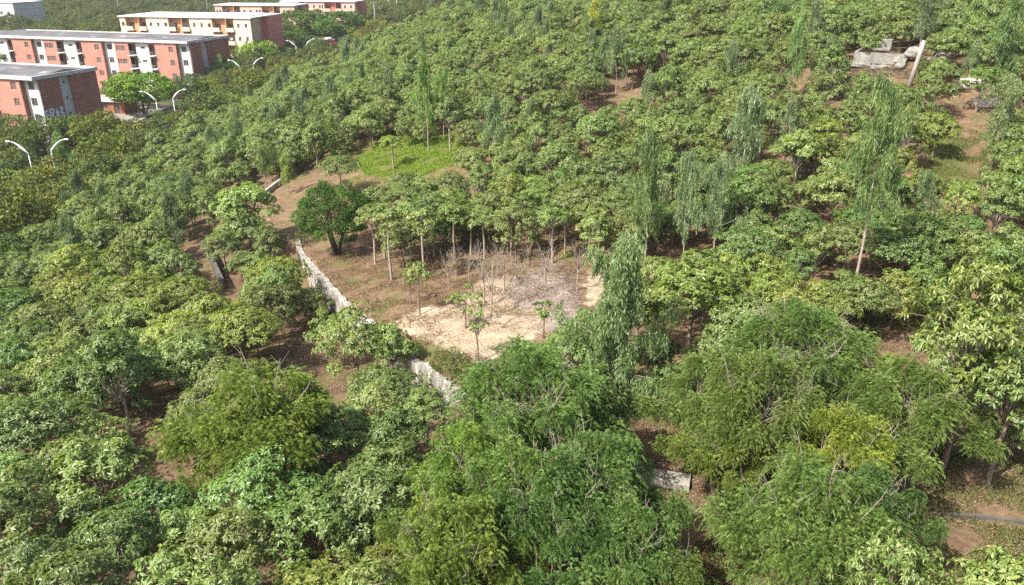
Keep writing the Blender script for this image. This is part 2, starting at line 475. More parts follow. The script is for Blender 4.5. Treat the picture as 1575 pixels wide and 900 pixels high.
o = wall_run("concrete_wall", dw, .26, 1.0, .5, M['darkconcrete'], .01, .015, .8)
tag(o, "narrow wall, its shade painted into dark concrete, standing alone among the leafy trees", "wall")
def slab_path(name, px, w, h, mat, side=1):
    P = np.array([march(T, *p) for p in px]); mb = MB()
    for a, b_ in zip(P[:-1], P[1:]):
        d = (b_ - a); L = np.hypot(*d); d /= L; n = np.array([-d[1], d[0]])
        k = max(1, int(L / 1.6))
        for j in range(k):
            p = a + d * (L * j / k + .01); q = a + d * (L * (j+1) / k - .015)
            c = [p, q, q + n*w, p + n*w]
            zt = max(Tz(*x) for x in c) + h
            zz = [zt, zt, zt, zt]
            mb.add([(x[0], x[1], zb) for x, zb in zip(c, [zt - h - .5] * 4)] + [(x[0], x[1], z) for x, z in zip(c, zz)],
                   [(3,2,1,0),(4,5,6,7),(0,1,5,4),(1,2,6,5),(2,3,7,6),(3,0,4,7)])
    return mb.build(name, mat)
tag(slab_path("path", [(830,712),(930,735),(1020,750),(1060,757)], .85, .14, M['concrete']), kind="structure")
tag(slab_path("kerb_strip", [(1405,790),(1500,799),(1620,812)],   .14, .03, M['darkconcrete']), kind="structure")

def lump(name, c, r, mat, seed=0, sq=(1, 1, 1), jit=.25, flat=False, parent=None):
    """an irregular boulder"""
    rr = np.random.default_rng(seed)
    import bmesh
    bm = bmesh.new(); bmesh.ops.create_icosphere(bm, subdivisions=3, radius=1)
    k = rr.normal(size=(7, 3)); ph = rr.uniform(0, 6, 7)
    for v in bm.verts:
        p = np.array(v.co); d = 1 + jit * .45 * sum(math.sin(2.1 * float(p @ k[i]) + ph[i]) for i in range(7)) / 2.2
        v.co = Vector((p[0]*d*r*sq[0], p[1]*d*r*sq[1], p[2]*d*r*sq[2]))
    me = bpy.data.meshes.new(name); bm.to_mesh(me); bm.free(); me.materials.append(mat)
    if not flat:
        for p in me.polygons: p.use_smooth = True
    o = bpy.data.objects.new(name, me); C.objects.link(o); o.location = c
    if parent: o.parent = parent
    return o
# ruined tank on the upper slope
rx0, ry0, rz0 = gpt(1312, 108); rx1, ry1, rz1 = gpt(1402, 106)
ang = math.atan2(ry1 - ry0, rx1 - rx0); rl = math.hypot(rx1 - rx0, ry1 - ry0)
ruin = empty("concrete_ruin", (rx0, ry0, min(rz0, rz1)), ang, "broken grey concrete tank with a slab ledge on the upper slope", "ruin")
mb = MB(); mb.box(0, rl*.82, 1.0, 1.3, -.4, 1.75); mb.box(rl*.82+.003, rl*.82+.3, .3, 4.2, -.4, 1.35); mb.box(-.3, -.003, 1.0, 4.2, -.4, 1.8)
mb.build("wall", M['oldconcrete'], ruin)
mb = MB(); mb.box(-.6, rl*.72, .25, .995, .35, .62); mb.build("ledge", M['oldconcrete'], ruin)
mb = MB(); mb.box(1.0, rl*.55, 1.31, 3.8, 2.0, 2.2); mb.build("cover_slab", M['oldconcrete'], ruin)
mb = MB(); mb.box(1.7, 3.0, 2.2, 3.5, 2.205, 3.0); mb.build("block", M['oldconcrete'], ruin)
lump("rubble", (5.2, 2.0, 1.9), .75, M["oldconcrete"], 9, (1.3, .9, .7), .35, True, ruin)
for i, (u, v, r, lab) in enumerate([(1383,103,.7,"grey boulder under the right end of the broken concrete tank"), (1345,104,.45,"small grey rock in the dark hollow below the concrete tank"),
        (1495,128,.95,"large whitish boulder beside the dark forked tree up the dirt path"), (1484,133,.8,"small whitish boulder left of the largest one by the dirt path"),
        (1517,158,.9,"whitish boulder directly behind the dark forked trunk"), (1455,86,.7,"grey boulder in the scrub right of the leaning pole"),
        (1440,95,.8,"weathered low boulder between the leaning pole and the dirt path")]):
    x, y, z = gpt(u, v + 3)
    tag(lump("boulder", (x, y, z + r*.35), r * (.7 if i < 2 else 1), M['rock' if i > 1 else 'oldconcrete'], i + 2, (1.25, .9, .75), .3, True), lab, "rock", "boulders on the upper slope")
# leaning pole
x, y, z = gpt(1397, 134)
mb = MB(); mb.tube([(0,0,-.3),(.55,.1,3.0),(.72,.12,4.3)], [.24,.21,.17], 10)
o = mb.build("leaning_post", M['pole'], None, True); o.location = (x, y, z)
tag(o, "thick pale post leaning right beside the broken concrete tank", "post")

# ------------------------------------------------------------------ apartment blocks
WIN_CNT = [0]
def facade(mb, mbw, root, X0, X1, Y, z0, z1, holes, mi, axis='x', out=-1, th=.25, pm='pane', frame=True):
    """a wall slab with real openings; axis 'x': runs along X at depth Y, outside towards out*Y; 'y': runs along Y at X = Y argument"""
    xs = sorted({X0, X1, *[h[0] for h in holes], *[h[1] for h in holes]})
    zs = sorted({z0, z1, *[h[2] for h in holes], *[h[3] for h in holes]})
    for a, b_ in zip(xs[:-1], xs[1:]):
        run = None
        for c, d in zip(zs[:-1], zs[1:]):
            hole = any(h[0] <= a + 1e-6 and h[1] >= b_ - 1e-6 and h[2] <= c + 1e-6 and h[3] >= d - 1e-6 for h in holes)
            if not hole: run = (run[0], d) if run else (c, d)
            if hole or d == zs[-1]:
                if run:
                    q0, q1 = (Y, Y - out*th); lo, hi = min(q0, q1), max(q0, q1)
                    if axis == 'x': mb.box(a, b_, lo, hi, run[0], run[1], mi)
                    else: mb.box(lo, hi, a, b_, run[0], run[1], mi)
                run = None
    for h in holes:
        w = MB(); d0, d1 = Y - out*.14, Y - out*.18; lo, hi = min(d0, d1), max(d0, d1)
        fr = MB(); f0, f1 = Y - out*.08, Y - out*.135; flo, fhi = min(f0, f1), max(f0, f1)
        e = .002
        def bx(m_, a, b_, l, hgh, c, d):
            if axis == 'x': m_.box(a, b_, l, hgh, c, d)
            else: m_.box(l, hgh, a, b_, c, d)
        kind = h[4] if len(h) > 4 else pm
        bx(fr, h[0]+e, h[1]-e, flo, fhi, h[3]-.07, h[3]-e); bx(fr, h[0]+e, h[1]-e, flo, fhi, h[2]+e, h[2]+.07)
        xm = (h[0]+h[1])/2
        for q in (h[0]+e, xm-.03, h[1]-.06): bx(fr, q, q+.055, flo, fhi, h[2]+.075, h[3]-.075)
        fo = fr.build("window", M['frame'], root)
        bx(w, h[0]+e, h[1]-e, lo, hi, h[2]+e, h[3]-e)
        w.build("pane", M['curtain' if kind == 'curtain' else 'pane'], fo)
def block_red(name, corner_px, zroof, theta, length, units, D, label):
    """four-storey brick and white block; corner = its roof corner where long face and gable meet"""
    ox, oy = at_z(*corner_px, zroof)
    z0 = Tz(ox, oy) - .3; H = zroof - z0 - .5; S = (H - .2) / 4
    root = empty(name, (ox, oy, z0), theta, label, "apartment block", "red brick and white apartment blocks")
    mb = MB()                       # materials: 0 white 1 brick with shade painted in 2 brick with sunlight painted in
    u = 17.0
    def rows(x0, x1, hh, sill=1.0, kind=None):
        return [(x0, x1, .2 + k*S + sill, .2 + k*S + sill + hh) + ((kind,) if kind else ()) for k in range(4)]
    for n in range(units):
        e = -n * u                   # right end of this unit
        # white recessed column with windows next to the end
        facade(mb, None, root, e-2.6, e, .9, 0, H, rows(e-1.95, e-.85, 1.35), 0)
        facade(mb, None, root, e-7.4, e-2.6, 0, 0, H, rows(e-4.3, e-3.3, 1.3, kind='curtain') , 2)
        mb.box(e-2.85, e-2.6, .251, 1.2, 0, H, 1)           # brick return, its shade painted in by the darker brick
        # balcony bay
        bay(mb, root, e-7.4, e-9.0, H, S)
        facade(mb, None, root, e-12.0, e-9.0, .5, 0, H, rows(e-10.9, e-9.9, .6, 1.5), 0)
        mb.box(e-9.0, e-8.98, .3, .5, 0, H, 2)
        bay(mb, root, e-12.0, e-13.4, H, S)
        facade(mb, None, root, e-16.6, e-13.4, 0, 0, H, rows(e-16.3, e-15.3, 1.2, kind='curtain') + rows(e-15.2, e-14.2, 1.2, kind='curtain'), 2)
        mb.box(e-17.0, e-16.6, 0, .9, 0, H, 0)
    L = units * u
    # gable end
    facade(mb, None, root, .9, 5.2, 0, 0, H, [], 1, 'y', 1)
    facade(mb, None, root, 5.2, 7.4, -.6, 0, H, [(6.5, 7.0, .2 + k*S + 1.3, .2 + k*S + 1.8) for k in range(4)], 0, 'y', 1)
    mb.box(-.85, -.26, 4.95, 5.19, 0, H, 0); mb.box(-.85, -.26, 7.41, 7.65, 0, H, 0)
    facade(mb, None, root, 7.4, D, 0, 0, H, [], 1, 'y', 1)
    mb.box(-L, -.26, D-.25, D, 0, H, 0)                       # back wall
    mb.box(-L, -L+.25, .91, D-.26, 0, H, 0)
    mb.build("wall", [M['white_wall'], M['brick'], M['brick2']], root)
    mp = MB(); p = .22
    mp.box(-L-p, p, -.35, .0, H+.002, H+.62); mp.box(-L-p, p, D, D+.3, H+.002, H+.62)
    mp.box(p-.3, p+.02, .003, D-.003, H+.002, H+.62); mp.box(-L-p, -L-p+.3, .003, D-.003, H+.002, H+.62)
    mp.build("parapet", M['parapet'], root)
    rf = MB(); q = H + .35; rd = H + 1.0
    x0, x1 = -L-p+.31, p-.31
    rf.add([(x0,.01,q),(x1,.01,q),(x1,D*.5,rd),(x0,D*.5,rd),(x0,D-.01,q),(x1,D-.01,q),(x0,.01,q-.2),(x1,.01,q-.2),(x0,D-.01,q-.2),(x1,D-.01,q-.2)],
           [(0,1,3-1,3),(3,2,5,4),(0,6,7,1),(4,5,9,8),(1,7,9,5,2),(0,3,4,8,6),(6,8,9,7)])
    ro = rf.build("roof", M['greyroof'], root)
    tk = MB()
    return root, H, S
def bay(mb, root, a, b_, H, S):
    x0, x1 = min(a, b_), max(a, b_)
    mb.box(x0, x1, 1.3, 1.5, 0, H, 2)                         # back of the loggia
    mb.box(x0, x1, .0, 1.299, H-.4, H, 2)
    for k in range(4):
        z = .2 + k*S
        bo = MB(); bo.box(x0+.01, x1-.01, -.75, 1.295, z-.12, z+.03); o = bo.build("balcony", M['white_wall'], root)
        rl = MB(); rl.box(x0+.05, x1-.05, -.72, -.68, z+.95, z+1.0)
        for i in range(7): xx = x0+.06 + i*(x1-x0-.15)/6; rl.box(xx, xx+.035, -.715, -.685, z+.035, z+.945)
        rl.build("railing", M['frame'], o)
        dr = MB(); dr.box(x0+.25, x1-.3, 1.25, 1.295, z+.035, z+2.15); dr.build("balcony_door", M['pane'], o)
A, HA, SA = block_red("apartment_block", (49,119), 11.6, math.radians(-19), 34, 2, 13.4, "nearest four-storey red brick and white block with graffiti on its shaded gable")
A.scale = (1.22, 1, 1)
B, HB, SB = block_red("apartment_block", (287,64), 11.6, math.radians(-16), 51, 3, 16.5, "longest red brick and white block behind the graffiti block, dark patched roof")
B.scale = (1.27, 1, 1)
# graffiti on the gable of the near block: white letters outlined in blue-black
g = MB()
def stroke(pts, w, x=.012, m=0):
    for (y0, z0), (y1, z1) in zip(pts[:-1], pts[1:]):
        d = math.hypot(y1-y0, z1-z0); ny, nz = -(z1-z0)/d*w/2, (y1-y0)/d*w/2
        g.add([(x, y0+ny, z0+nz), (x, y0-ny, z0-nz), (x, y1-ny, z1-nz), (x, y1+ny, z1+nz)], [(0,1,2,3)], m)
gz = SA * 1.62
LET = [[(0,1.3),(.15,.3),(.9,0),(1.1,.5)],[(0,1.3),(.8,1.5)],[(.1,.8),(.9,.7)],[(1.2,0),(1.25,1.6),(2.0,1.5),(2.0,.9),(1.3,.8),(2.1,.1)],[(2.4,0),(2.7,1.5),(3.3,0)],
       [(2.3,.5),(3.3,.6)],[(3.4,1.6),(4.2,1.5),(3.5,.75),(4.3,.5),(3.9,-.05),(3.4,.1)]]
for L_ in LET: stroke([(.95+a*.9, gz+b_) for a, b_ in L_], .52, .012, 1)
for L_ in LET: stroke([(.95+a*.9, gz+b_) for a, b_ in L_], .34, .018, 0)
M['gwhite'] = simple('white_spray_paint', (.75,.78,.82), .8, .1); M['gdark'] = simple('dark_spray_paint', (.10,.13,.2), .8, .1)
go = g.build("graffiti", [M['gwhite'], M['gdark']], A)
# low lean-to at the foot of the gable
mb = MB(); mb.box(.02, 2.4, 7.2, 12.2, 0, 2.3); mb.build("lean_to", M['parapet'], A)

def block_cream(name, corner_px, zroof, theta, L, D, storeys, scheme, label, u=15.5):
    ox, oy = at_z(*corner_px, zroof)
    z0 = Tz(ox, oy) - .3; H = zroof - z0 - .3; S = (H - .3) / storeys
    root = empty(name, (ox, oy, z0), theta, label, "apartment block")
    mb = MB()                       # 0 cream 1 orange 2 ochre 3 tan with end-wall shade painted in 4 salmon
    rr = np.random.default_rng(int(L))
    def rows(x0, x1, hh=1.15, sill=1.05): return [(x0, x1, .3 + k*S + sill, .3 + k*S + sill + hh) for k in range(storeys)]
    n = int(L // u)
    for i in range(n):
        e = -i * u
        facade(mb, None, root, e-5.4, e, 0, 0, H, rows(e-1.9, e-1.1) + rows(e-4.3, e-3.5), 0)
        # balcony pair around an orange recess
        for (a, c) in ((e-7.9, e-5.4), (e-12.3, e-9.9)):
            mb.box(a, c, 1.2, 1.4, 0, H, 1)
            for k in range(storeys):
                z = .3 + k*S
                bo = MB(); bo.box(a+.02, c-.02, -.5, 1.195, z-.15, z+.02); bo.box(a+.02, c-.02, -.5, -.38, z+.025, z+1.0); b2 = bo.build("balcony", M[scheme[0]], root)
                gr = MB(); gr.box(a+.2, c-.2, -.1, -.04, z+1.02, z+2.3)
                if (k + i) % 2 == 0: gr.build("glazing", M['pane'], b2)
                dd = MB(); dd.box(a+.4, c-.4, 1.14, 1.19, z+.05, z+2.1); dd.build("balcony_door", M['pane'], b2)
        mb.box(e-9.9, e-7.9, .8, 1.0, 0, H, 1)
        mb.box(e-7.9, e-7.7, -.2, .79, 0, H, 1)
        facade(mb, None, root, e-u+.0, e-12.3, .0, 0, H, rows(e-u+.5, e-u+1.2) + rows(e-13.4, e-12.7), 0)
        mb.box(e-12.3, e-12.1, .26, 1.19, 0, H, 2)
    Lr = n * u
    facade(mb, None, root, .26, D*.28, 0, 0, H, [], 3, 'y', 1)
    facade(mb, None, root, D*.28, D*.5, -1.0, 0, H, [(D*.31, D*.38, .3+k*S+.9, .3+k*S+2.0) for k in range(storeys)], 4, 'y', 1)
    facade(mb, None, root, D*.5, D, .6, 0, H, [], 4, 'y', 1)
    mb.box(-1.0, .35, D*.5, D*.5+.2, 0, H, 4)
    mb.box(-Lr, .35, D-.25, D-.002, 0, H, 3); mb.box(-Lr, -Lr+.25, .26, D-.26, 0, H, 3)
    mb.build("wall", [M[scheme[0]], M[scheme[1]], M[scheme[2]], M[scheme[3]], M[scheme[4]]], root)
    rf = MB(); rf.box(-Lr-.3, .5, -.4, D+.3, H+.003, H+.3); rf.box(-Lr*.3, -Lr*.05, D*.2, D*.8, H+.303, H+.65)
    rf.build("roof", M['whiteroof'], root)
    return root, H, S
Cc, HC, SC = block_cream("apartment_block", (384,27), 14.0, math.radians(-11), 42.6, 19, 4, ('cream','orange','ochre','tan','salmon'),
    "cream and orange apartment block with white roof and salmon end wall", 14.2)
for ax_, az_ in ((-2.7, 8.6), (-2.7, 5.2), (-6.9, 9.0), (-18.0, 8.7), (-33.5, 8.8)):
    mb = MB(); mb.box(ax_, ax_+.8, -.32, -.004, az_, az_+.55); mb.build("air_conditioner", M['parapet'], Cc)
# washing on a balcony
mb = MB(); mb.box(-11.6, -10.9, -.62, -.56, 8.3, 9.9); mb.box(-10.7, -10.2, -.62, -.56, 8.2, 9.8); mb.build("laundry", M['cloth'], Cc)
D1, _, _ = block_cream("apartment_block", (452,8), 14.5, math.radians(-8), 30, 12, 4, ('pink','orange','ochre','tan','salmon'),
    "pinkish apartment block with thin white roof just behind the cream and orange one", 15)
D2, _, _ = block_cream("apartment_block", (545,2), 14.5, math.radians(-8), 31, 12, 4, ('pink','salmon','salmon','tan','salmon'),
    "farthest pink apartment block rising above the dark round trees", 15)
# distant pale block at the left edge
ex, ey = at_z(19, 5, 13)
E = empty("building", (ex, ey, Tz(ex, ey)), math.radians(-20), "distant pale grey building at the far left corner of the wood", "building")
mb = MB(); Eh = 13 - Tz(ex, ey)
facade(mb, None, E, -26, 0, 0, 0, Eh, [(x, x+1.4, z, z+1.2) for x in (-4, -8, -12, -16) for z in (1.2, 4.2, 7.2)], 0)
mb.box(-.25, 0, .26, 14, 0, Eh); mb.box(-26, -.26, 13.7, 13.95, 0, Eh); mb.box(-26, -25.75, .26, 13.69, 0, Eh); mb.build("wall", M['parapet'], E)
mb = MB(); mb.box(-26.3, .3, -.3, 14.3, Eh+.003, Eh+.3); mb.build("roof", M['whiteroof'], E)
# small buildings and yards near the avenue
def kiosk(px, w, d, h, rz, wall, label, cat="hut"):
    x, y, z = gpt(*px)
    r = empty("hut", (x, y, z), rz, label, cat)
    mb = MB(); facade(mb, None, r, -w/2, w/2, -d/2, -.3, h, [(-w*.3, -w*.1, 1.0, 1.9), (w*.12, w*.32, 0.1, 2.0)], 0)
    mb.box(-w/2, -w/2+.2, -d/2+.26, d/2, -.3, h); mb.box(w/2-.2, w/2, -d/2+.26, d/2, -.3, h); mb.box(-w/2+.21, w/2-.21, d/2-.2, d/2-.002, -.3, h)
    mb.build("wall", M[wall], r)
    mb = MB(); mb.box(-w/2-.4, w/2+.4, -d/2-.5, d/2+.4, h+.003, h+.22); mb.build("roof", M['whiteroof'], r)
kiosk((512, 76), 9, 6, 3.4, -.2, 'salmon', "small salmon hut with flat white roof between the dark round trees")
kiosk((183, 173), 7, 4, 2.6, -.3, 'redmetal', "low rusty red shed between the graffiti block and the avenue")
def yard(px, w, d, rz, name, mat):
    x, y, z = gpt(*px); mb = MB(); c, s = math.cos(rz), math.sin(rz)
    n = 6; V = []; F = []
    for i in range(n+1):
        for j in range(n+1):
            a, b_ = (i/n-.5)*w, (j/n-.5)*d; X, Y = x + a*c - b_*s, y + a*s + b_*c
            V.append((X, Y, Tz(X, Y) + .09))
    F = [(i*(n+1)+j, (i+1)*(n+1)+j, (i+1)*(n+1)+j+1, i*(n+1)+j+1) for i in range(n) for j in range(n)]
    tag(mesh_obj(name, V, F, mat), kind="structure")
yard((168,156), 16, 12, -.35, "pavement", M['yardcover'])
yard((205,176), 9, 16, -.1, "pavement", M['yardcover'])

# ------------------------------------------------------------------ street lamps, utility poles
def make_lamp():
    r = empty("street_lamp", (0,0,0), 0, "x", "street lamp", "street lamps along the avenue")
    mb = MB(); mb.tube([(0,0,-.3),(0,0,7.0)], [.11,.07], 8); mb.build("pole", M['steel'], r, True)
    mb = MB(); mb.tube([(0,0,6.75),(.2,0,7.15),(.65,0,7.6),(1.1,0,8.0),(1.5,0,8.28),(1.9,0,8.4)], [.10,.15,.17,.12,.07,.05], 8); mb.build("arm", M['steel'], r, True)
    mb = MB(); mb.tube([(1.85,0,8.41),(2.05,0,8.43),(2.5,0,8.42),(2.6,0,8.4)], [.05,.12,.12,.04], 8); mb.build("lamp_head", M['steel'], r, True)
    return r
def copy_tree(o, parent=None):
    c = o.copy(); C.objects.link(c)
    if parent is not None: c.parent = parent
    for ch in o.children: copy_tree(ch, c)
    return c
lamp0 = make_lamp()
LPOS = [(100,-60.5),(139,-60.3),(184,-60),(232,-59.5),(285,-57),(352,-50)]
NTH = ["nearest", "second nearest", "third", "fourth", "fifth", "farthest"]
first = True
for i, (yy, xc) in enumerate([(100,-60.5),(139,-60.3),(184,-60),(232,-59.5),(285,-57),(352,-50)]):
    for s in (-1, 1):
        o = lamp0 if first else copy_tree(lamp0); first = False
        x = xc + s * 1.5
        o.location = (x, yy, Tz(x, yy)); o.rotation_euler = (0, 0, math.pi if s < 0 else 0)
        o["label"] = f"white street lamp with curved arm pointing {'left' if s < 0 else 'right'}, of the {NTH[i]} pair on the avenue"
def util(px, h, lab, rz=0):
    x, y, z = gpt(*px); r = empty("utility_pole", (x, y, z), rz, lab, "utility pole", "utility poles")
    mb = MB(); mb.tube([(0,0,-.3),(0,0,h)], [.2,.12], 8); mb.build("pole", M['pole'], r, True)
    mb = MB(); mb.box(-1.1, 1.1, -.25, -.13, h-.5, h-.36); mb.build("crossarm", M['pole'], r)
    for q in (-1, 0, 1):
        mb = MB(); mb.tube([(q*.95,-.19,h-.355),(q*.95,-.19,h-.1)], [.07,.05], 6); mb.build("insulator", M['dark'], r)
    return (x, y, z + h)
util((258,125), 9.5, "grey utility pole in front of the longest red and white block")
util((416,72), 10, "grey utility pole in front of the salmon end wall")
util((578,52), 12, "tall grey utility pole right of the farthest pink block")
util((186,34), 14, "slim pole in the wood left of the cream and orange block")
util((322,34), 11, "slim pole rising behind the white roof of the cream block")
util((664,26), 14, "slim pole beside the farthest pair of street lamps")

# ------------------------------------------------------------------ leaves and tree models
def unit(a): return a / np.maximum(np.linalg.norm(a, axis=-1, keepdims=True), 1e-9)
def leaf_geo(P, D, N, L, W, fold=.18, droop=.15):
    """folded rhombic leaves, two triangles each"""
    S = unit(np.cross(D, N)); U = unit(np.cross(S, D))
    L = L[:, None]; W = W[:, None]
    b = P; t = P + D * L - U * L * droop
    mid = P + D * L * .45
    l = mid + S * W * .5 + U * W * fold; r = mid - S * W * .5 + U * W * fold
    n = len(P)
    V = np.stack([b, l, t, r], 1).reshape(-1, 3)
    i = np.arange(n) * 4
    F = np.stack([np.stack([i, i+3, i+2], 1), np.stack([i, i+2, i+1], 1)], 1).reshape(-1, 3)
    return V, F
def rosettes(r, C0, A, n, L, W, spread=(55, 110), tone=.5, tv=.2):
    """whorls of n leaflets at points C0 about axes A"""
    k = len(C0)
    P = np.repeat(C0, n, 0); A2 = np.repeat(unit(A), n, 0)
    t = r.uniform(0, 2*np.pi, k*n); e = np.radians(r.uniform(*spread, k*n))
    a = unit(np.cross(A2, np.array([.31, .2, .93]) + r.normal(0, .1, (k*n, 3)))); b = np.cross(A2, a)
    D = unit(A2 * np.cos(e)[:, None] + (a*np.cos(t)[:, None] + b*np.sin(t)[:, None]) * np.sin(e)[:, None] + np.array([0, 0, -.12]))
    N = unit(A2 + r.normal(0, .25, (k*n, 3)) + np.array([0, 0, .5]))
    LL = L * r.uniform(.7, 1.2, k*n); WW = W * r.uniform(.8, 1.15, k*n)
    V, F = leaf_geo(P + D * .02, D, N, LL, WW, droop=.25)
    tn = np.repeat(np.clip(r.normal(tone, tv * .6, k), 0, 1), n) + r.normal(0, tv * .6, k*n)
    return V, F, np.repeat(np.clip(tn, 0, 1), 2)
def merge(parts):
    V = []; F = []; Tn = []; o = 0
    for v, f, t in parts: V.append(v); F.append(f + o); Tn.append(t); o += len(v)
    return np.concatenate(V), np.concatenate(F), np.concatenate(Tn)
def limb(mb, p, q, r0, r1, bend=.12, rr=random):
    p, q = Vector(p), Vector(q); m = (p + q) / 2 + Vector((rr.uniform(-1,1), rr.uniform(-1,1), rr.uniform(-.2,.6))) * (q - p).length * bend
    mb.tube([p, m, q], [r0, (r0+r1)/2, r1], 5, cap=False)

def make_broadleaf(seed, H, R, ch, nclump, nros, leaves=11, L=.19, W=.075, trunk='bark', dens_lo=.35):
    """plantation tree: thin stem, spreading limbs, layered umbrella crown of leaf whorls; H total, R crown radius, ch crown height"""
    r = np.random.default_rng(seed); rr = random.Random(seed)
    mb = MB(); zb = H - ch
    mb.tube([(0,0,-.3),(r.normal(0,.05), r.normal(0,.05), zb*.5),(r.normal(0,.06), r.normal(0,.06), zb)], [.075*H/4,.058*H/4,.045*H/4], 7, cap=False)
    cl = []
    for i in range(nclump):
        a = i * 2.39996 + r.uniform(-.4, .4); q = math.sqrt((i + .5) / nclump)
        rad = R * q * r.uniform(.75, 1.0) * .82
        z = zb + ch * (.32 + .55 * (1 - q*q)) + r.normal(0, ch*.08)
        cl.append((rad*math.cos(a), rad*math.sin(a), z))
        if q > .55 and r.random() < dens_lo: cl.append((rad*.8*math.cos(a+.5), rad*.8*math.sin(a+.5), z - ch*.3))
    P = []; A = []; tn = []
    for c in cl:
        cr = R * r.uniform(.22, .36); k = int(nros * r.uniform(.7, 1.3))
        d = unit(r.normal(size=(k, 3)) + np.array([0, 0, .35])); d[:, 2] = np.maximum(d[:, 2], -.35)
        P.append(np.array(c) + d * cr * np.array([1, 1, .55]) * r.uniform(.75, 1.05, (k, 1)))
        A.append(d + np.array([c[0], c[1], 0]) / R * .5 + np.array([0, 0, .7]))
        s = Vector((c[0]*.12, c[1]*.12, zb * r.uniform(.85, 1.02)))
        limb(mb, s, (c[0], c[1], c[2]-cr*.1), .026*H/4, .012, rr=rr)
        for _ in range(3):
            e = P[-1][r.integers(k)]; limb(mb, (c[0]*.8, c[1]*.8, c[2]-.15), e, .012, .006, rr=rr)
    P = np.concatenate(P); A = np.concatenate(A)
    V, F, t = rosettes(r, P, A, leaves, L, W, tone=.45, tv=.28)
    root = empty("broadleaf_tree", (0,0,0), 0, "x", "tree")
    mb.build("trunk", M[trunk], root, True)
    mesh_obj("crown", V, F, M['leaf'], root, tone=t)
    root["H"] = H; root["R"] = R
    return root
def make_euc(seed, H, R, z0, nb, L=.26, W=.045, mat='euc', bush=1.0):
    """weeping eucalypt: tall pale stem and short branches with hanging strands of long narrow leaves"""
    r = np.random.default_rng(seed); rr = random.Random(seed); mb = MB()
    lean = r.normal(0, .03, 2)
    sp = lambda z: Vector((lean[0]*z + .08*math.sin(z*1.1+seed), lean[1]*z + .08*math.cos(z*.9+seed), z))
    mb.tube([sp(z) if z > 0 else (0,0,-.3) for z in np.linspace(0, H*.97, 8)], list(np.linspace(.10, .02, 8) * H / 9), 7, cap=False)
    P = []; D = []
    for i in range(nb):
        z = z0 + (H - z0) * ((i + .5) / nb)**.85; q = (z - z0) / (H - z0)
        a = i * 2.4 + r.uniform(-.9, .9); ln = R * (1 - .7*q) * r.choice([.25, .55, .9, 1.3]) * (0.75 + .35*math.sin(q*8+seed))
        o = sp(z); e = o + Vector((math.cos(a)*ln, math.sin(a)*ln, ln*r.uniform(.2, .8)))
        limb(mb, o, e, .022, .008, rr=rr)
        cw = r.uniform(.10, .26)
        for _ in range(int(30 * bush)):
            s = o.lerp(e, r.uniform(.45, 1.1)); s = np.array(s) + r.normal(0, cw, 3); sl = r.uniform(.4, 1.15); n = int(sl * 20)
            out = np.array([math.cos(a), math.sin(a), 0]) * r.uniform(0, .25) + r.normal(0, .08, 3)
            u = np.linspace(0, 1, n)[:, None]
            P.append(s + u * np.array([0, 0, -sl]) + out * np.sqrt(u) + r.normal(0, .04, (n, 3)))
            D.append(unit(np.array([0, 0, -1.]) + r.normal(0, .38, (n, 3)) + out * .4))
    P = np.concatenate(P); D = np.concatenate(D); n = len(P)
    V, F = leaf_geo(P, D, unit(r.normal(size=(n, 3)) + np.array([0,0,.2])), L*r.uniform(.7, 1.3, n), W*r.uniform(.8, 1.3, n), .1, .05)
    t = np.repeat(np.clip(.45 + r.normal(0, .22, n) + .25*np.sin(P[:,0]*4+P[:,2]*3), 0, 1), 2)
    root = empty("eucalyptus_tree", (0,0,0), 0, "x", "eucalyptus")
    mb.build("trunk", M['palebark'], root, True); mesh_obj("crown", V, F, M[mat], root, tone=t)
    root["H"] = H; root["R"] = R
    return root
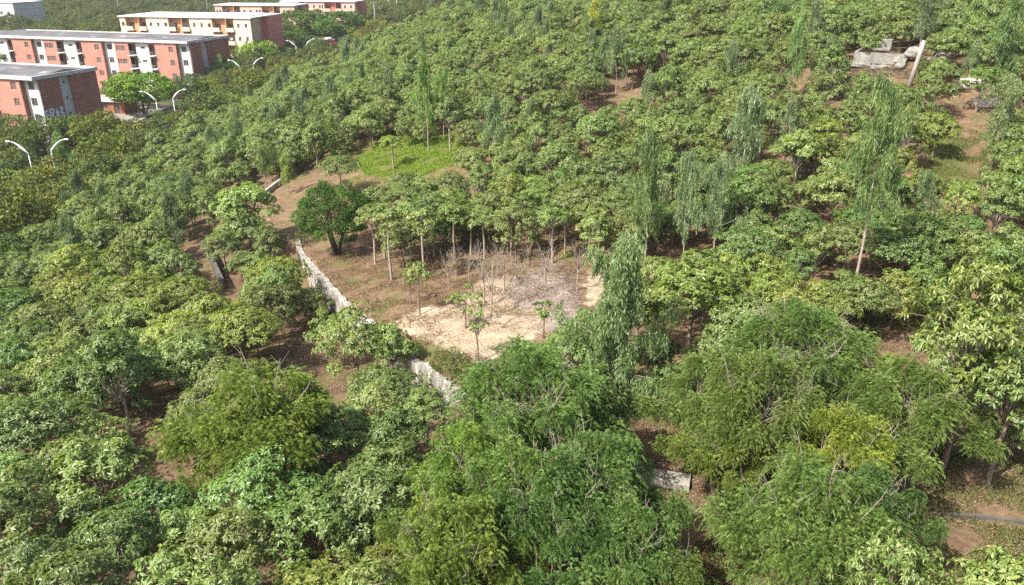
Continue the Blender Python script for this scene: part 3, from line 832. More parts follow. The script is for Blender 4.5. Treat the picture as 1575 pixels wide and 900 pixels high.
def make_feather(seed, H, R, nclump, nf, pods=10, bare=8):
    """feathery-leaved legume tree: several leaning stems, sprays of drooping ferny fronds, dead twigs and brown pods"""
    r = np.random.default_rng(seed); rr = random.Random(seed); mb = MB()
    stems = []
    for i in range(5):
        a = i * 1.26 + r.uniform(-.3, .3); e = (R*.42*math.cos(a), R*.42*math.sin(a), H*.62)
        mb.tube([(r.normal(0,.1), r.normal(0,.1), -.3), (e[0]*.35, e[1]*.35, H*.3), e], [.10, .075, .045], 7, cap=False); stems.append(e)
    P = []; A = []
    for i in range(nclump):
        a = i * 2.4 + r.uniform(-.5, .5); q = math.sqrt((i + .5) / nclump) * r.uniform(.7, 1.3); el = r.uniform(-.5, 1.15) if q > .3 else r.uniform(.7, 1.25)
        q *= 1 + .22*math.sin(3*a + seed) + .12*math.sin(5*a + 2*seed)
        c = np.array([R*q*math.cos(a), R*q*math.sin(a), H*.42 + H*.5*math.sqrt(max(0.08, 1-q*q*.75))*(.35+.65*el) * r.uniform(.72, 1.0)])
        s = stems[int(r.integers(5))]; limb(mb, s, c, .03, .01, rr=rr)
        cr = R * r.uniform(.12, .25); k = int(nf * r.uniform(.6, 1.4))
        d = unit(r.normal(size=(k, 3)) + np.array([0, 0, .3])); d[:, 2] = np.maximum(d[:, 2], -.5)
        P.append(c + d * cr * np.array([1, 1, .75]) * r.uniform(.3, 1.3, (k, 1))); A.append(unit(d * .8 + r.normal(0, .4, (k, 3)) + np.array([0, 0, .25])))
        for _ in range(2): limb(mb, c, c + d[r.integers(k)] * cr, .012, .004, rr=rr)
    P = np.concatenate(P); A = np.concatenate(A); n = len(P)
    npin = 7
    A[:, 2] *= .6; A = unit(A)
    S = unit(np.cross(A, np.array([0, 0, 1.])) + r.normal(0, .1, (n, 3))); FL = r.uniform(.18, .32, n)
    Vs = []; tn = []
    base_t = np.clip(.42 + r.normal(0, .16, n) + .18*np.sin(P[:,0]*1.7+seed)*np.cos(P[:,1]*1.9), 0, 1)
    for j in range(npin):
        u = (j + .6) / npin
        c = P + A * (FL*u)[:, None] - np.array([0, 0, 1.]) * (FL * u*u*.75)[:, None]
        for sgn in (-1, 1):
            pl = .09 * (1 - .35*abs(u-.45)) * r.uniform(.85, 1.15, n)
            dd = unit(S*sgn + A*.45 - np.array([0,0,.55]) * (1 + .3*u) + r.normal(0, .1, (n, 3)))
            w = A * .012 + r.normal(0, .004, (n, 3))
            e = c + dd * pl[:, None]
            Vs.append(np.stack([c - w, c + w, e + w*.6, e - w*.6], 1)); tn.append(np.clip(base_t + r.normal(0, .07, n), 0, 1))
    V = np.concatenate(Vs).reshape(-1, 3); F = np.arange(len(V)).reshape(-1, 4); t = np.concatenate(tn)
    root = empty("feathery_tree", (0,0,0), 0, "x", "tree")
    mb.build("trunk", M['bark'], root, True); mesh_obj("crown", V, F, M['feather'], root, tone=t)
    tw = MB()
    for _ in range(bare):
        a = r.uniform(0, 6.28); q = r.uniform(.1, .95); s = Vector((R*q*math.cos(a)*.6, R*q*math.sin(a)*.6, H*r.uniform(.5, .72)))
        e = s + Vector((math.cos(a)*R*.3, math.sin(a)*R*.3, H*r.uniform(.1, .3))); limb(tw, s, e, .022, .009, .15, rr)
        for _ in range(4):
            k = s.lerp(e, r.uniform(.3, .95)); limb(tw, k, k + Vector(r.normal(0, .28, 3)) + Vector((0, 0, .25)), .009, .004, .15, rr)
    tw.build("dead_branches", M['twig'], root)
    if pods:
        for _ in range(pods):
            c = P[r.integers(n)]; pm = MB()
            for _ in range(9):
                d = Vector((r.normal(0,.09), r.normal(0,.09), -.2)); q = Vector(c) + Vector(r.normal(0, .03, 3))
                pm.tube([q, q + d*.5, q + d], [.012,.018,.006], 4)
            pm.build("seed_pod_bunch", M['pod'], root)
    root["H"] = H; root["R"] = R
    return root
def make_dense(name, seed, H, R, ncl, nl, L, W, mat, bark='darkbark', squash=.85, lowz=.2, cat="tree", cr=(.2, .34), stems=3):
    """rounded tree or bush with a lumpy crown of small leaf clumps"""
    r = np.random.default_rng(seed); rr = random.Random(seed); mb = MB()
    ct = np.array([0, 0, H*(1+lowz)/2]); hz = H*(1-lowz)/2
    P = []; D = []; N = []; tn = []
    for s in range(stems):
        a = s*2.1 + r.uniform(0, 1); mb.tube([(r.normal(0,.08), r.normal(0,.08), -.3), (.25*R*math.cos(a), .25*R*math.sin(a), H*.35), (.45*R*math.cos(a), .45*R*math.sin(a), H*.6)], [.12*H/5,.09*H/5,.04*H/5], 7, cap=False)
    for i in range(ncl):
        z = 1 - 2*(i+.5)/ncl; z = z*.98; q = math.sqrt(1-z*z); a = i*2.39996 + r.uniform(-.3,.3)
        d = np.array([q*math.cos(a), q*math.sin(a), z]); sh = r.uniform(.62, .92)
        if z < -.75: continue
        c = ct + d * np.array([R, R, hz]) * sh; k = int(nl * r.uniform(.7, 1.3)); rad = R*r.uniform(*cr)
        dd = unit(r.normal(size=(k, 3)) + d*.7); P.append(c + dd * rad * np.array([1, 1, squash]) * r.uniform(.6, 1.05, (k, 1)))
        D.append(unit(dd*.6 + r.normal(0, .6, (k, 3)) + np.array([0, 0, -.15]))); N.append(unit(dd + r.normal(0, .5, (k, 3)) + np.array([0,0,.3])))
        tn.append(np.clip(r.normal(.45, .14) + r.normal(0, .2, k), 0, 1))
        if i % 3 == 0: limb(mb, (.3*c[0], .3*c[1], H*.4), c, .035, .012, rr=rr)
    P, D, N, tn = map(np.concatenate, (P, D, N, tn)); n = len(P)
    V, F = leaf_geo(P, D, N, L*r.uniform(.7, 1.3, n), W*r.uniform(.7, 1.3, n), .15, .2)
    root = empty(name, (0,0,0), 0, "x", cat)
    mb.build("trunk", M[bark], root, True); mesh_obj("crown", V, F, M[mat], root, tone=np.repeat(tn, 2))
    root["H"] = H; root["R"] = R
    return root
def make_bare(seed, H, R):
    r = np.random.default_rng(seed); rr = random.Random(seed); mb = MB()
    mb.tube([(0,0,-.3),(r.normal(0,.05),r.normal(0,.05),H*.45)], [.05,.035], 6, cap=False)
    br = MB()
    for i in range(7):
        a = i*2.4; z = H*r.uniform(.35, .5); e = Vector((R*math.cos(a)*r.uniform(.3, .8), R*math.sin(a)*r.uniform(.3, .8), H*r.uniform(.75, 1)))
        s = Vector((0, 0, min(z, H*.445))); limb(br, s, e, .026, .009, .12, rr)
        for _ in range(4):
            k = s.lerp(e, r.uniform(.45, .95)); limb(br, k, k + Vector((r.normal(0,.16), r.normal(0,.16), r.uniform(.2,.6))), .009, .004, .1, rr)
    root = empty("bare_sapling", (0,0,0), 0, "x", "sapling")
    mb.build("trunk", M['palebark'], root, True); br.build("branches", M['twig'], root)
    root["H"] = H; root["R"] = R
    return root

# ------------------------------------------------------------------ placing plants
class Kind:
    """prototypes of a kind; the first use of each prototype moves it, later uses copy it"""
    def __init__(s, protos): s.p = protos; s.used = [False] * len(protos)
    def put(s, i, x, y, z, sc, rz, label, col=(1,1,1), group=None, szz=1.0):
        i %= len(s.p); o = s.p[i]
        if s.used[i]: o = copy_tree(o)
        s.used[i] = True
        o.location = (x, y, z); o.scale = (sc, sc, sc * szz); o.rotation_euler = (0, 0, rz)
        o["label"] = label
        if group: o["group"] = group
        for ch in o.children:
            if ch.name.startswith("crown"): ch.color = (*col, 1)
        return o
    def drop_unused(s):
        for o, u in zip(s.p, s.used):
            if not u:
                for ch in list(o.children): bpy.data.objects.remove(ch)
                bpy.data.objects.remove(o)
PLACED = []                          # (x, y, exclusion radius) of hand-placed plants
def px_plant(kind, i, u, vb, vt, label, group=None, wpx=None, col=(1,1,1), rz=None, excl=1.3, z=None):
    """base at pixel (u, vb), top at image row vt"""
    x, y, zz = gpt(u, vb) if z is None else (*at_z(u, vb, z), z)
    _, _, d = proj(x, y, zz)
    # height whose top projects to vt
    lo, hi = .2, 25.
    for _ in range(30):
        m = (lo + hi) / 2
        if proj(x, y, zz + m)[1] > vt: lo = m
        else: hi = m
    h = hi
    if kind in (EU, FE, BIG, NE):
        x = (u - 787.5) / FPX * proj(x, y, zz + h*.65)[2]; zz = Tz(x, y)
    pr = kind.p[i % len(kind.p)]; sc = h / pr["H"]; szz = 1.
    if wpx:
        w = wpx * d / FPX / 2 / pr["R"]; w = min(max(w, .68 * sc), 1.5 * sc); szz = sc / w; sc = w
    PLACED.append((x, y, excl * 1.0))
    return kind.put(i, x, y, zz, sc, random.uniform(0, 6.28) if rz is None else rz, label, col, group, szz)

BL = Kind([make_broadleaf(1, 3.9, 1.95, 2.3, 18, 22, 12, L=.18, W=.072), make_broadleaf(2, 4.2, 2.15, 2.5, 21, 21, 12, L=.18, W=.072), make_broadleaf(3, 3.6, 1.85, 2.1, 17, 22, 12, L=.195, W=.08),
           make_broadleaf(4, 4.0, 2.05, 2.6, 20, 20, 12, L=.17, W=.07), make_broadleaf(5, 3.4, 1.95, 1.9, 18, 22, 12, L=.18, W=.072), make_broadleaf(6, 4.3, 1.9, 2.4, 18, 20, 12, L=.175, W=.075, trunk='palebark'),
           make_broadleaf(7, 4.0, 2.5, 1.5, 24, 18, 12, L=.18, W=.075), make_broadleaf(8, 4.9, 1.5, 2.9, 18, 18, 12, L=.18, W=.072, trunk='palebark'), make_broadleaf(9, 3.7, 1.8, 2.2, 13, 15, 12, L=.18, W=.072)])
LEGGY = Kind([make_broadleaf(21, 4.6, 1.35, 1.25, 10, 13, trunk='palebark'), make_broadleaf(22, 4.3, 1.2, 1.1, 9, 13, trunk='palebark'), make_broadleaf(23, 4.8, 1.4, 1.2, 10, 12, trunk='palebark')])
SPARSE = Kind([make_broadleaf(31, 3.9, .9, 2.4, 5, 5, 9, .22, .085, dens_lo=.8), make_broadleaf(32, 3.6, 1.0, 2.0, 5, 5, 9, .22, .085), make_broadleaf(33, 3.0, .75, 1.2, 4, 6, 9, .2, .08)])
BIG = Kind([make_broadleaf(41, 6.4, 2.3, 3.2, 24, 15, 12, .22, .09), make_broadleaf(42, 6.0, 2.2, 3.0, 22, 15, 12, .22, .09)])
EU = Kind([make_euc(51, 8, 1.9, 2.4, 20), make_euc(52, 9, 2.1, 3.0, 22), make_euc(53, 7, 1.3, 1.9, 17, bush=.9), make_euc(54, 11, 2.8, 5.2, 26, bush=1.3), make_euc(55, 8, 1.7, 2.6, 18), make_euc(56, 7.5, 1.5, 2.2, 16), make_euc(57, 9.5, 2.3, 2.2, 44, bush=1.2)])
FE = Kind([make_feather(61, 5.6, 3.0, 66, 200, 6, 26), make_feather(62, 5.0, 2.6, 56, 200, 6, 24), make_feather(63, 6.2, 3.2, 68, 185, 8, 44), make_feather(64, 5.4, 2.8, 58, 200, 5, 24)])
NE = Kind([make_dense("round_tree", 71, 5.2, 2.3, 70, 330, .14, .05, 'neem', lowz=.16, cr=(.17, .26))])
SC_ = Kind([make_dense("scrub_tree", 81, 5.0, 3.0, 34, 95, .34, .17, 'scrub', squash=.6), make_dense("scrub_tree", 82, 4.2, 3.3, 38, 90, .34, .17, 'scrub', squash=.55),
            make_dense("scrub_tree", 83, 6.0, 3.0, 36, 95, .36, .17, 'scrub', squash=.7)])
TR = Kind([make_dense("round_tree", 91, 9, 4.2, 60, 120, .42, .2, 'neem', squash=.7, cr=(.18,.28)), make_dense("round_tree", 92, 8, 4.6, 60, 120, .42, .2, 'neem', squash=.5, cr=(.18,.28))])
BU = Kind([make_dense("bush", 101, 1.1, .9, 16, 60, .12, .05, 'scrub', squash=.7, lowz=0., cat="bush"), make_dense("bush", 102, .9, 1.0, 16, 60, .12, .05, 'leaf', squash=.6, lowz=0., cat="bush")])
BARE = Kind([make_bare(111, 3.2, 1.0), make_bare(112, 2.8, .9), make_bare(113, 3.6, 1.1)])

# --- landmark plants
px_plant(NE, 0, 512, 392, 282, "lone dark dense round-crowned tree at the head of the retaining wall", None, 112, (.42,.62,.5), excl=4.6)
G_EU = "weeping eucalypts"
EUS = [ # u, base v, top v, width, colour, label
 (950,640,362,150,(.85,.95,.85),6,"tall weeping eucalypt standing at the right edge of the sandy clearing"),
 (1060,408,232,52,(1.15,1.15,1.25),0,"left one of the two side-by-side pale weeping eucalypts right of the clearing"),
 (1108,412,238,62,(1.2,1.2,1.3),1,"right one of the two side-by-side pale weeping eucalypts right of the clearing"),
 (1152,290,128,60,(1.15,1.15,1.2),2,"pale slender weeping eucalypt behind the side-by-side pair"),
 (1000,412,198,40,(.95,1.05,.85),5,"slim green eucalypt with a thin white stem left of the pale pair"),
 (1352,470,118,120,(.95,1.05,.8),3,"tallest weeping eucalypt with bare pinkish trunk below the broken concrete tank"),
 (1228,150,18,34,(.9,1.05,.75),2,"slim eucalypt with a white stem left of the concrete tank"),
 (1283,140,55,54,(1.0,1.05,.9),0,"broad hanging eucalypt just left of the concrete tank"),
 (1425,90,-15,62,(1.0,1.0,1.1),1,"bluish eucalypt above the leaning post at the top edge"),
 (1548,150,-10,75,(1.0,1.1,.8),0,"eucalypt above the whitish boulders near the top right corner"),
 (1545,268,118,80,(1.0,1.0,.95),1,"full weeping eucalypt right of the dirt path"),
 (1022,75,-12,38,(.75,.9,.8),2,"dark eucalypt touching the top edge left of the concrete tank"),
 (913,95,-5,20,(1.9,1.55,.55),2,"thin yellow-green eucalypt column near the top edge"),
 (560,170,98,24,(.6,.75,.5),2,"dark thin hanging eucalypt left of centre in the far plantation"),
 (602,120,66,24,(.8,.9,.8),0,"small bluish eucalypt nearest the avenue edge of the plantation"),
 (655,235,88,36,(1.1,1.2,.7),2,"bright eucalypt standing behind the green grass patch"),
 (680,215,104,30,(1.0,1.1,.7),0,"second eucalypt behind the green grass patch, on its right"),
 (500,205,118,40,(1.1,1.1,1.1),0,"greyish eucalypt above the low boundary wall"),
 (530,215,140,26,(.9,1,.85),2,"narrow eucalypt just left of the top of the boundary wall"),
 (92,300,205,44,(.85,1.05,.7),0,"eucalypt beside the nearest pair of street lamps"),
 (118,305,232,26,(1.1,1.2,.8),2,"slim light eucalypt right of the one beside the nearest street lamps"),
 (172,310,238,34,(1,1.1,.75),2,"thin eucalypt in the plantation left of the pale one"),
 (182,362,298,44,(1.15,1.2,.85),0,"low pale feathery eucalypt in the left part of the plantation"),
 (508,240,172,26,(1.2,1.3,.65),2,"yellowish young eucalypt beside the boundary wall"),
 (404,290,222,34,(1.2,1.2,.8),0,"pale eucalypt left of the lower end of the boundary wall"),
 (150,470,400,30,(1.1,1.3,.7),2,"small bright eucalypt alone among the leafy trees on the left slope"),
 (1425,360,262,50,(1.05,1.05,1.0),0,"hanging eucalypt clump right of the tallest eucalypt"),
 (775,80,0,34,(1,1.1,.8),2,"slim eucalypt near the top edge above the shaded gap"),
 (845,60,-15,40,(1.1,1.1,1.1),0,"grey-green eucalypt at the top edge left of the yellow-green one"),
 (1190,60,-20,50,(.9,1.05,.8),1,"eucalypt at the top edge above the slim white-stemmed one"),
 (1500,80,-10,44,(1.05,1.1,.8),2,"narrow eucalypt at the top edge above the dirt path"),
 (440,300,240,30,(1.3,1.3,.7),2,"yellow-green young eucalypt on the bare red soil"),
 (420,108,64,20,(1.4,1.4,.8),2,"light green creeper-clad eucalypt in front of the cream block"),
 (340,140,84,28,(1.1,1.15,.85),0,"pale green eucalypt in front of the red gable of the longest block"),
]
LM = []                               # landmarks for the labels of the plantation trees
for n_, (u, vb, vt, w, col, i, lab) in enumerate(EUS):
    if n_ > 5 and n_ % 2: i = 4 + n_ % 4 // 2
    o = px_plant(EU, i, u, vb, vt, lab, G_EU, w, col, excl=1.2)
    LM.append((o.location.x, o.location.y, lab))
G_FE = "feathery trees in the foreground"
FES = [ # u, base v, top v, width
 (392,770,575,235,(1.2,1.25,.85),0,"lone yellow-green feathery tree among the leafy trees at lower left"),
 (815,765,532,225,(.95,1,.95),2,"large feathery tree with dead twigs just below the sandy clearing"),
 (895,735,560,140,(.85,.95,1),1,"feathery tree in front of the tall eucalypt at the clearing"),
 (728,860,648,160,(1.1,1.1,.8),3,"light feathery tree at the bottom left of the large twiggy one"),
 (850,930,705,210,(.8,.9,.9),0,"dark feathery tree at the bottom centre beneath the bare branches"),
 (700,980,765,190,(1.05,1.1,.8),1,"feathery tree at the bottom edge beside the leafy slope"),
 (965,960,770,150,(.85,.95,.95),3,"feathery tree between the concrete path and the straw heap"),
 (1105,700,535,170,(1,1,1),1,"feathery tree right of the concrete path with pale branches on top"),
 (1235,665,470,210,(.95,1,.9),2,"broad feathery tree in the middle of the right-hand feathery clump"),
 (1400,735,558,185,(1.0,1.0,.9),0,"feathery tree at the right end of the feathery clump"),
 (1110,778,635,150,(1.15,1.1,.8),3,"light green feathery tree just above the straw heap"),
 (1300,800,625,170,(1.25,1.15,.7),1,"yellowish feathery tree with hanging sprays in the right-hand clump"),
 (1240,960,715,170,(.9,1,.9),0,"feathery tree at the bottom edge right of the straw heap"),
 (1330,895,715,150,(.7,.85,.85),3,"dark shaded feathery tree above the leafy crown at bottom right"),
 (1040,990,850,80,(1.0,1.0,.9),1,"small feathery tree at the bottom edge left of the straw heap"),
 (1165,760,540,170,(1.0,1.05,.9),2,"feathery tree behind the light green one above the straw heap"),
 (790,900,680,200,(.9,1,.9),3,"feathery tree below the twiggy one at bottom centre"),
 (920,870,660,120,(.75,.88,.9),1,"dark narrow feathery tree left of the visible concrete path"),
 (590,960,800,10,(1,1,1),1,"x"),
]
for u, vb, vt, w, col, i, lab in FES:
    if lab == "x": continue
    w *= .94
    o = px_plant(FE, i, u, vb, vt, lab, G_FE, w, col, excl=2.0)
    LM.append((o.location.x, o.location.y, lab))
# big leafy crowns close to the camera
for i, (u, vb, vt, w, lab) in enumerate([(1368,1106,832,150,"nearest leafy crown poking up at the bottom edge, left of two"), (1515,1120,852,165,"nearest leafy crown in the bottom right corner")]):
    px_plant(BIG, i, u, vb, vt, lab, "leafy crowns at the bottom right", w, (1.15,1.1,1.0), excl=1.5)
for i, (u, vb, vt, w, lab) in enumerate([(1500,720,400,190,"tall bright leafy tree on the right edge above the shaded ground"), (1560,745,520,170,"dark leafy tree at the right edge with a forked stem"),
                                         (1068,560,400,190,"bushy bright green leafy tree right of the tall clearing eucalypt")]):
    o = px_plant(BIG, i, u, vb, vt, lab, "tall leafy trees on the right", w, (1.15,1.15,.85) if i != 1 else (.85,.95,.85), excl=2.2)
    LM.append((o.location.x, o.location.y, lab))
# trees with bare stems round the clearing
G_CL = "thin-stemmed trees around the clearing"
CLR = [(577,405,318,62),(603,431,325,66),(592,398,315,60),(632,402,310,60),(654,430,322,66),(668,395,300,60),(700,398,312,62),(724,392,320,58),(648,385,300,60),
       (745,398,322,60),(786,392,318,56),(800,372,300,60),(826,366,290,60),(850,405,320,54),(835,350,285,60),(868,395,325,50),(690,372,290,64),(620,375,290,64),(585,370,285,60)]
for i, (u, vb, vt, w) in enumerate(CLR):
    px_plant(LEGGY, i, u, vb, vt, f"thin-stemmed leafy tree, {['first','second','third','fourth','fifth','sixth','seventh','eighth','ninth','tenth','eleventh','twelfth','thirteenth','fourteenth','fifteenth','sixteenth','seventeenth','eighteenth','nineteenth','twentieth'][sorted(range(len(CLR)), key=lambda k: CLR[k][0]).index(i)]} from the left behind the clearing",
             G_CL, w, (1.0,1.03,.95), excl=.8)
for i, (u, vb, vt, w, lab) in enumerate([(735,556,445,46,"sparse sapling with a dark stem at the near edge of the sandy clearing"), (716,505,440,66,"lopsided sparse sapling in the middle of the sandy clearing"),
        (646,484,398,42,"sparse sapling with a leafy top in the left half of the clearing"), (632,466,400,30,"short nearly bare sapling beside the leafy-topped one in the clearing"),
        (870,428,385,24,"tiny green sapling on the right of the clearing"), (835,520,462,70,"leafy sapling in front of the grey gravel patch"), (712,372,345,24,"small pale sapling in the shade of the row behind the clearing")]):
    px_plant(SPARSE, i, u, vb, vt, lab, "saplings in the clearing", w, (1.1,1.1,.9), excl=.7)
NUM = ["first","second","third","fourth","fifth","sixth","seventh","eighth","ninth","tenth","eleventh","twelfth","thirteenth","fourteenth"]
BR = sorted([(702,425,372),(722,440,380),(745,470,385),(755,487,398),(776,448,380),(798,464,390),(735,420,370),(765,425,372),(840,448,372),(888,447,370),(812,418,370),(848,405,350),(690,447,385)])
for i, (u, vb, vt) in enumerate(BR):
    px_plant(BARE, i, u, vb, vt, f"leafless pale sapling, {NUM[i]} from the left in the clearing", "leafless saplings in the clearing", excl=.5)
# young trees along the lower side of the retaining wall
for i, (u, vb, vt, w, lab) in enumerate([(432,512,408,92,"leafy tree left of the retaining wall, its shaded stem bare"), (478,500,446,80,"small leafy tree touching the middle of the retaining wall"),
        (512,566,486,84,"leafy tree on the brown soil, left of the pair in front of the wall"), (552,598,478,118,"pale leafy tree in front of the retaining wall, middle of three"), (606,596,500,90,"leafy tree hiding part of the retaining wall, right of three"),
        (540,478,470,10,"x"), (590,650,575,110,"leafy bush-like tree below the bright end of the retaining wall"), (655,680,600,100,"leafy tree at the near end of the retaining wall"),
        (410,470,385,70,"leafy tree behind the shaded one left of the wall"), (385,380,282,120,"bright green leafy tree beside the bare red soil"), (330,360,288,70,"leafy tree left of the bright one beside the red soil")]):
    if lab == "x": continue
    px_plant(BL, i, u, vb, vt, lab, "leafy trees beside the retaining wall", w, (1.05,1.08,1.0), excl=1.3)
x, y, z = gpt(606, 288)
px_plant(LEGGY, 0, 606, 262, 208, "small round tree with a splayed trunk on the bright grass patch", None, 62, (1.2,1.2,.8), excl=2.0)
px_plant(BIG, 0, 1512, 172, 100, "tree with a dark forked trunk before the whitish boulders", None, 110, (.9,1,.8), excl=2)
# near-wall bushes
for u, v, s, lab, i in [(695,575,1.3,"dark weedy bush on the clearing side of the retaining wall",0), (720,590,1.1,"dark bush at the near end of the retaining wall",0), (672,600,1.2,"leafy bush hugging the outer face of the wall",1),
                     (505,505,.8,"low weedy bush below the wall near its middle",0), (470,375,1.2,"dark bush behind the round tree at the wall head",0), (735,352,1.0,"low weedy bush in the shade behind the clearing",1),
                     (735,368,.9,"bright low bush in the centre of the bare saplings",1), (640,430,.8,"pale low bush at the foot of the leafy-topped sapling",1), (1120,880,.9,"low weedy bush behind the straw heap",0),
                     (1010,500,1.0,"low bush below the pale eucalypt pair",1)]:
    x, y, z = gpt(u, v); BU.put(i, x, y, z - .05, s, random.uniform(0, 6), lab, (1,1.05,.9), "low bushes")

# --- round trees, scrub and street trees of the lower ground
RT = [(222,175,112,110,1,(1.45,1.4,1.05),"wide flat-topped bright tree beside the second pair of street lamps"), (470,76,12,80,0,(.8,.9,1),"dark round tree left of the two before the farthest pink block"),
      (527,76,14,86,0,(.75,.85,.95),"dark round tree right of the two before the farthest pink block"), (455,88,45,60,0,(.6,.75,.8),"very dark tree between the salmon end wall and the small hut"),
      (300,125,82,70,0,(1.1,1.1,1.1),"round green tree in front of the red gable of the longest block"), (262,122,86,56,1,(1,1.1,1.1),"round green tree at the foot of the longest block"),
      (345,135,88,60,0,(.8,.95,1),"dark green tree right of the one before the red gable"), (400,108,62,62,1,(1.6,1.5,1.3),"light green tree below the salmon end wall"), (700,22,-8,60,0,(.6,.7,.9),"dark tree at the top edge behind the farthest lamps"),
      (20,122,62,64,1,(1.3,1.3,1.3),"leafy tree covering the left end of the longest block"), (560,40,16,40,0,(.9,.95,1),"small round tree right of the farthest pink block"), (610,20,-4,60,0,(.7,.8,.9),"dark tree at the top edge behind the utility pole")]
RTREF = []
SHORT = ['the wide bright tree', 'the dark tree pair', 'the right dark round tree', 'the very dark tree', 'the tree by the red gable', 'the tree at the long block', 'the dark tree near the gable', 'the light tree below the salmon wall', 'the top-edge dark tree', 'the long block tree', 'the small round tree', 'the dark tree by the pole']
for (u, vb, vt, w, i, col, lab), sh in zip(RT, SHORT):
    o = px_plant(TR, i, u, vb, vt, lab, "round trees near the apartment blocks", w, col, excl=3.5); RTREF.append((o.location.x, o.location.y, sh))
for u, vb, vt, w, lab in [(72,236,184,62,'bushy scrub tree below the graffiti on the nearest block'), (22,228,178,64,'scrub tree hiding the foot of the nearest block at the left edge'), (118,228,178,60,'scrub tree right of the one below the graffiti'), (48,240,192,50,'scrub tree at the white corner of the nearest block'), (262,150,122,50,'scrub tree by the second street lamps under the longest block')]:
    px_plant(SC_, u, u, vb, vt, lab, 'scrub trees on the lower ground', w, (.95,1.05,.95), excl=2)
BLD = [(A, 42, 15), (B, 66, 17), (Cc, 43, 20), (D1, 31, 13), (D2, 32, 13), (E, 27, 15)]
def in_building(x, y, mar=2.5):
    for o, L, D in BLD:
        dx, dy = x - o.location.x, y - o.location.y; t = -o.rotation_euler.z
        a, b_ = dx*math.cos(t) - dy*math.sin(t), dx*math.sin(t) + dy*math.cos(t)
        if -L - mar < a < mar and -mar < b_ < D + mar: return True
    return False
KEEP_B = [[(0,118),(48,122),(150,105),(158,160),(120,172),(100,180),(62,186),(50,188),(0,168)], [(60,60),(190,62),(290,64),(355,58),(357,82),(285,92),(285,100),(245,112),(170,118),(150,105),(60,95)],
          [(186,28),(386,26),(445,22),(443,65),(388,78),(360,80),(355,58),(186,58)], [(150,150),(215,155),(215,192),(160,165)], [(500,50),(520,50),(520,60),(500,60)],
          [(337,8),(445,0),(565,0),(562,12),(440,20),(337,22)], [(0,4),(20,5),(20,20),(0,20)]]
LAMPPX = [[(u0-3, v0-4), (u1+3, v0-4), (u1+3, v1), (u0-3, v1)] for u0, u1, v0, v1 in
          [(36,66,206,226),(88,114,212,232),(222,248,138,158),(268,290,142,172),(362,382,90,108),(398,420,90,108),(455,478,56,70),(500,522,58,70),(548,568,32,44),(590,612,32,46)]]
rr = random.Random(77)
scr = []
for gy_ in np.arange(70, 330, 4.6):
    for gx_ in np.arange(-190, -14, 4.6):
        x = gx_ + rr.uniform(-1.6, 1.6); y = gy_ + rr.uniform(-1.6, 1.6)
        bound = -50 if y < 190 else -50 + (y - 190) * .16
        if x > bound or in_building(x, y): continue
        if -68.6 < x < -61.6 and y < 260: continue
        if any(math.hypot(x - (xc + s), y - yy) < 1.6 for yy, xc in LPOS for s in (-1.5, 1.5)): continue
        if any(math.hypot(x-a, y-b_) < e for a, b_, e in PLACED): continue
        z = Tz(x, y); s = rr.uniform(.85, 1.3) if x > -80 else rr.uniform(.7, 1.1); h = 5*s
        u, v, d = proj(x, y, z + h*.7)
        if u < -40 or u > 900 or v < -25: continue
        hit = False
        for du, dv in ((0,0),(-.7,.2),(.7,.2),(0,-.3*h/3),(-.4,-.3),(.4,-.3),(0,.5)):
            uu, vv = u + du*3*s*FPX/d, v + dv*3*s*FPX/d
            if any(bool(in_poly(uu, vv, P)) for P in KEEP_B + LAMPPX): hit = True; break
        if hit: continue
        scr.append((d + (500 if y > 250 and x < -100 else 0), x, y, z, s, rr.randrange(3)))
scr.sort()
REFS = [(-130,120,"the left edge below the graffiti block"), (-130,90,"the left edge at mid height"), (-150,228,"the left end of the longest block"), (-178,190,"the left edge by the longest block"), (-135,262,"the wood behind the longest block"), (-105,250,"the wood beside the cream block"), (-160,290,"the far pale building"), (-120,290,"the far wood edge"), (-178,240,"the farthest left scrub"), (-60,80,"the left edge below the street lamps"), (-52,165,"the slope edge by the third lamps"), (-47,215,"the slope edge by the fourth lamps"), (-55,120,"the slope edge by the nearest lamps"), (-75,160,"the rusty shed"), (-67,250,"the small hut"), (-80,135,"the graffiti block"), (-84,200,"the red gable of the longest block"), (-70,215,"the cream block"), (-110,205,"the middle of the longest block"), (-60,100,"the nearest street lamps"),
        (-60,139,"the second street lamps"), (-60,184,"the third street lamps"), (-60,232,"the fourth street lamps"), (-57,285,"the fifth street lamps"), (-50,352,"the farthest street lamps")]
ORD = ["nearest", "second nearest", "third nearest", "fourth nearest", "fifth nearest", "sixth nearest", "seventh nearest", "eighth nearest", "ninth nearest", "tenth nearest", "eleventh nearest", "twelfth nearest",
       "thirteenth nearest", "fourteenth nearest", "fifteenth nearest", "sixteenth nearest", "seventeenth nearest", "eighteenth nearest", "nineteenth nearest", "twentieth nearest",
       "twenty-first", "twenty-second", "twenty-third", "twenty-fourth", "twenty-fifth", "twenty-sixth", "twenty-seventh", "twenty-eighth", "twenty-ninth", "thirtieth"]
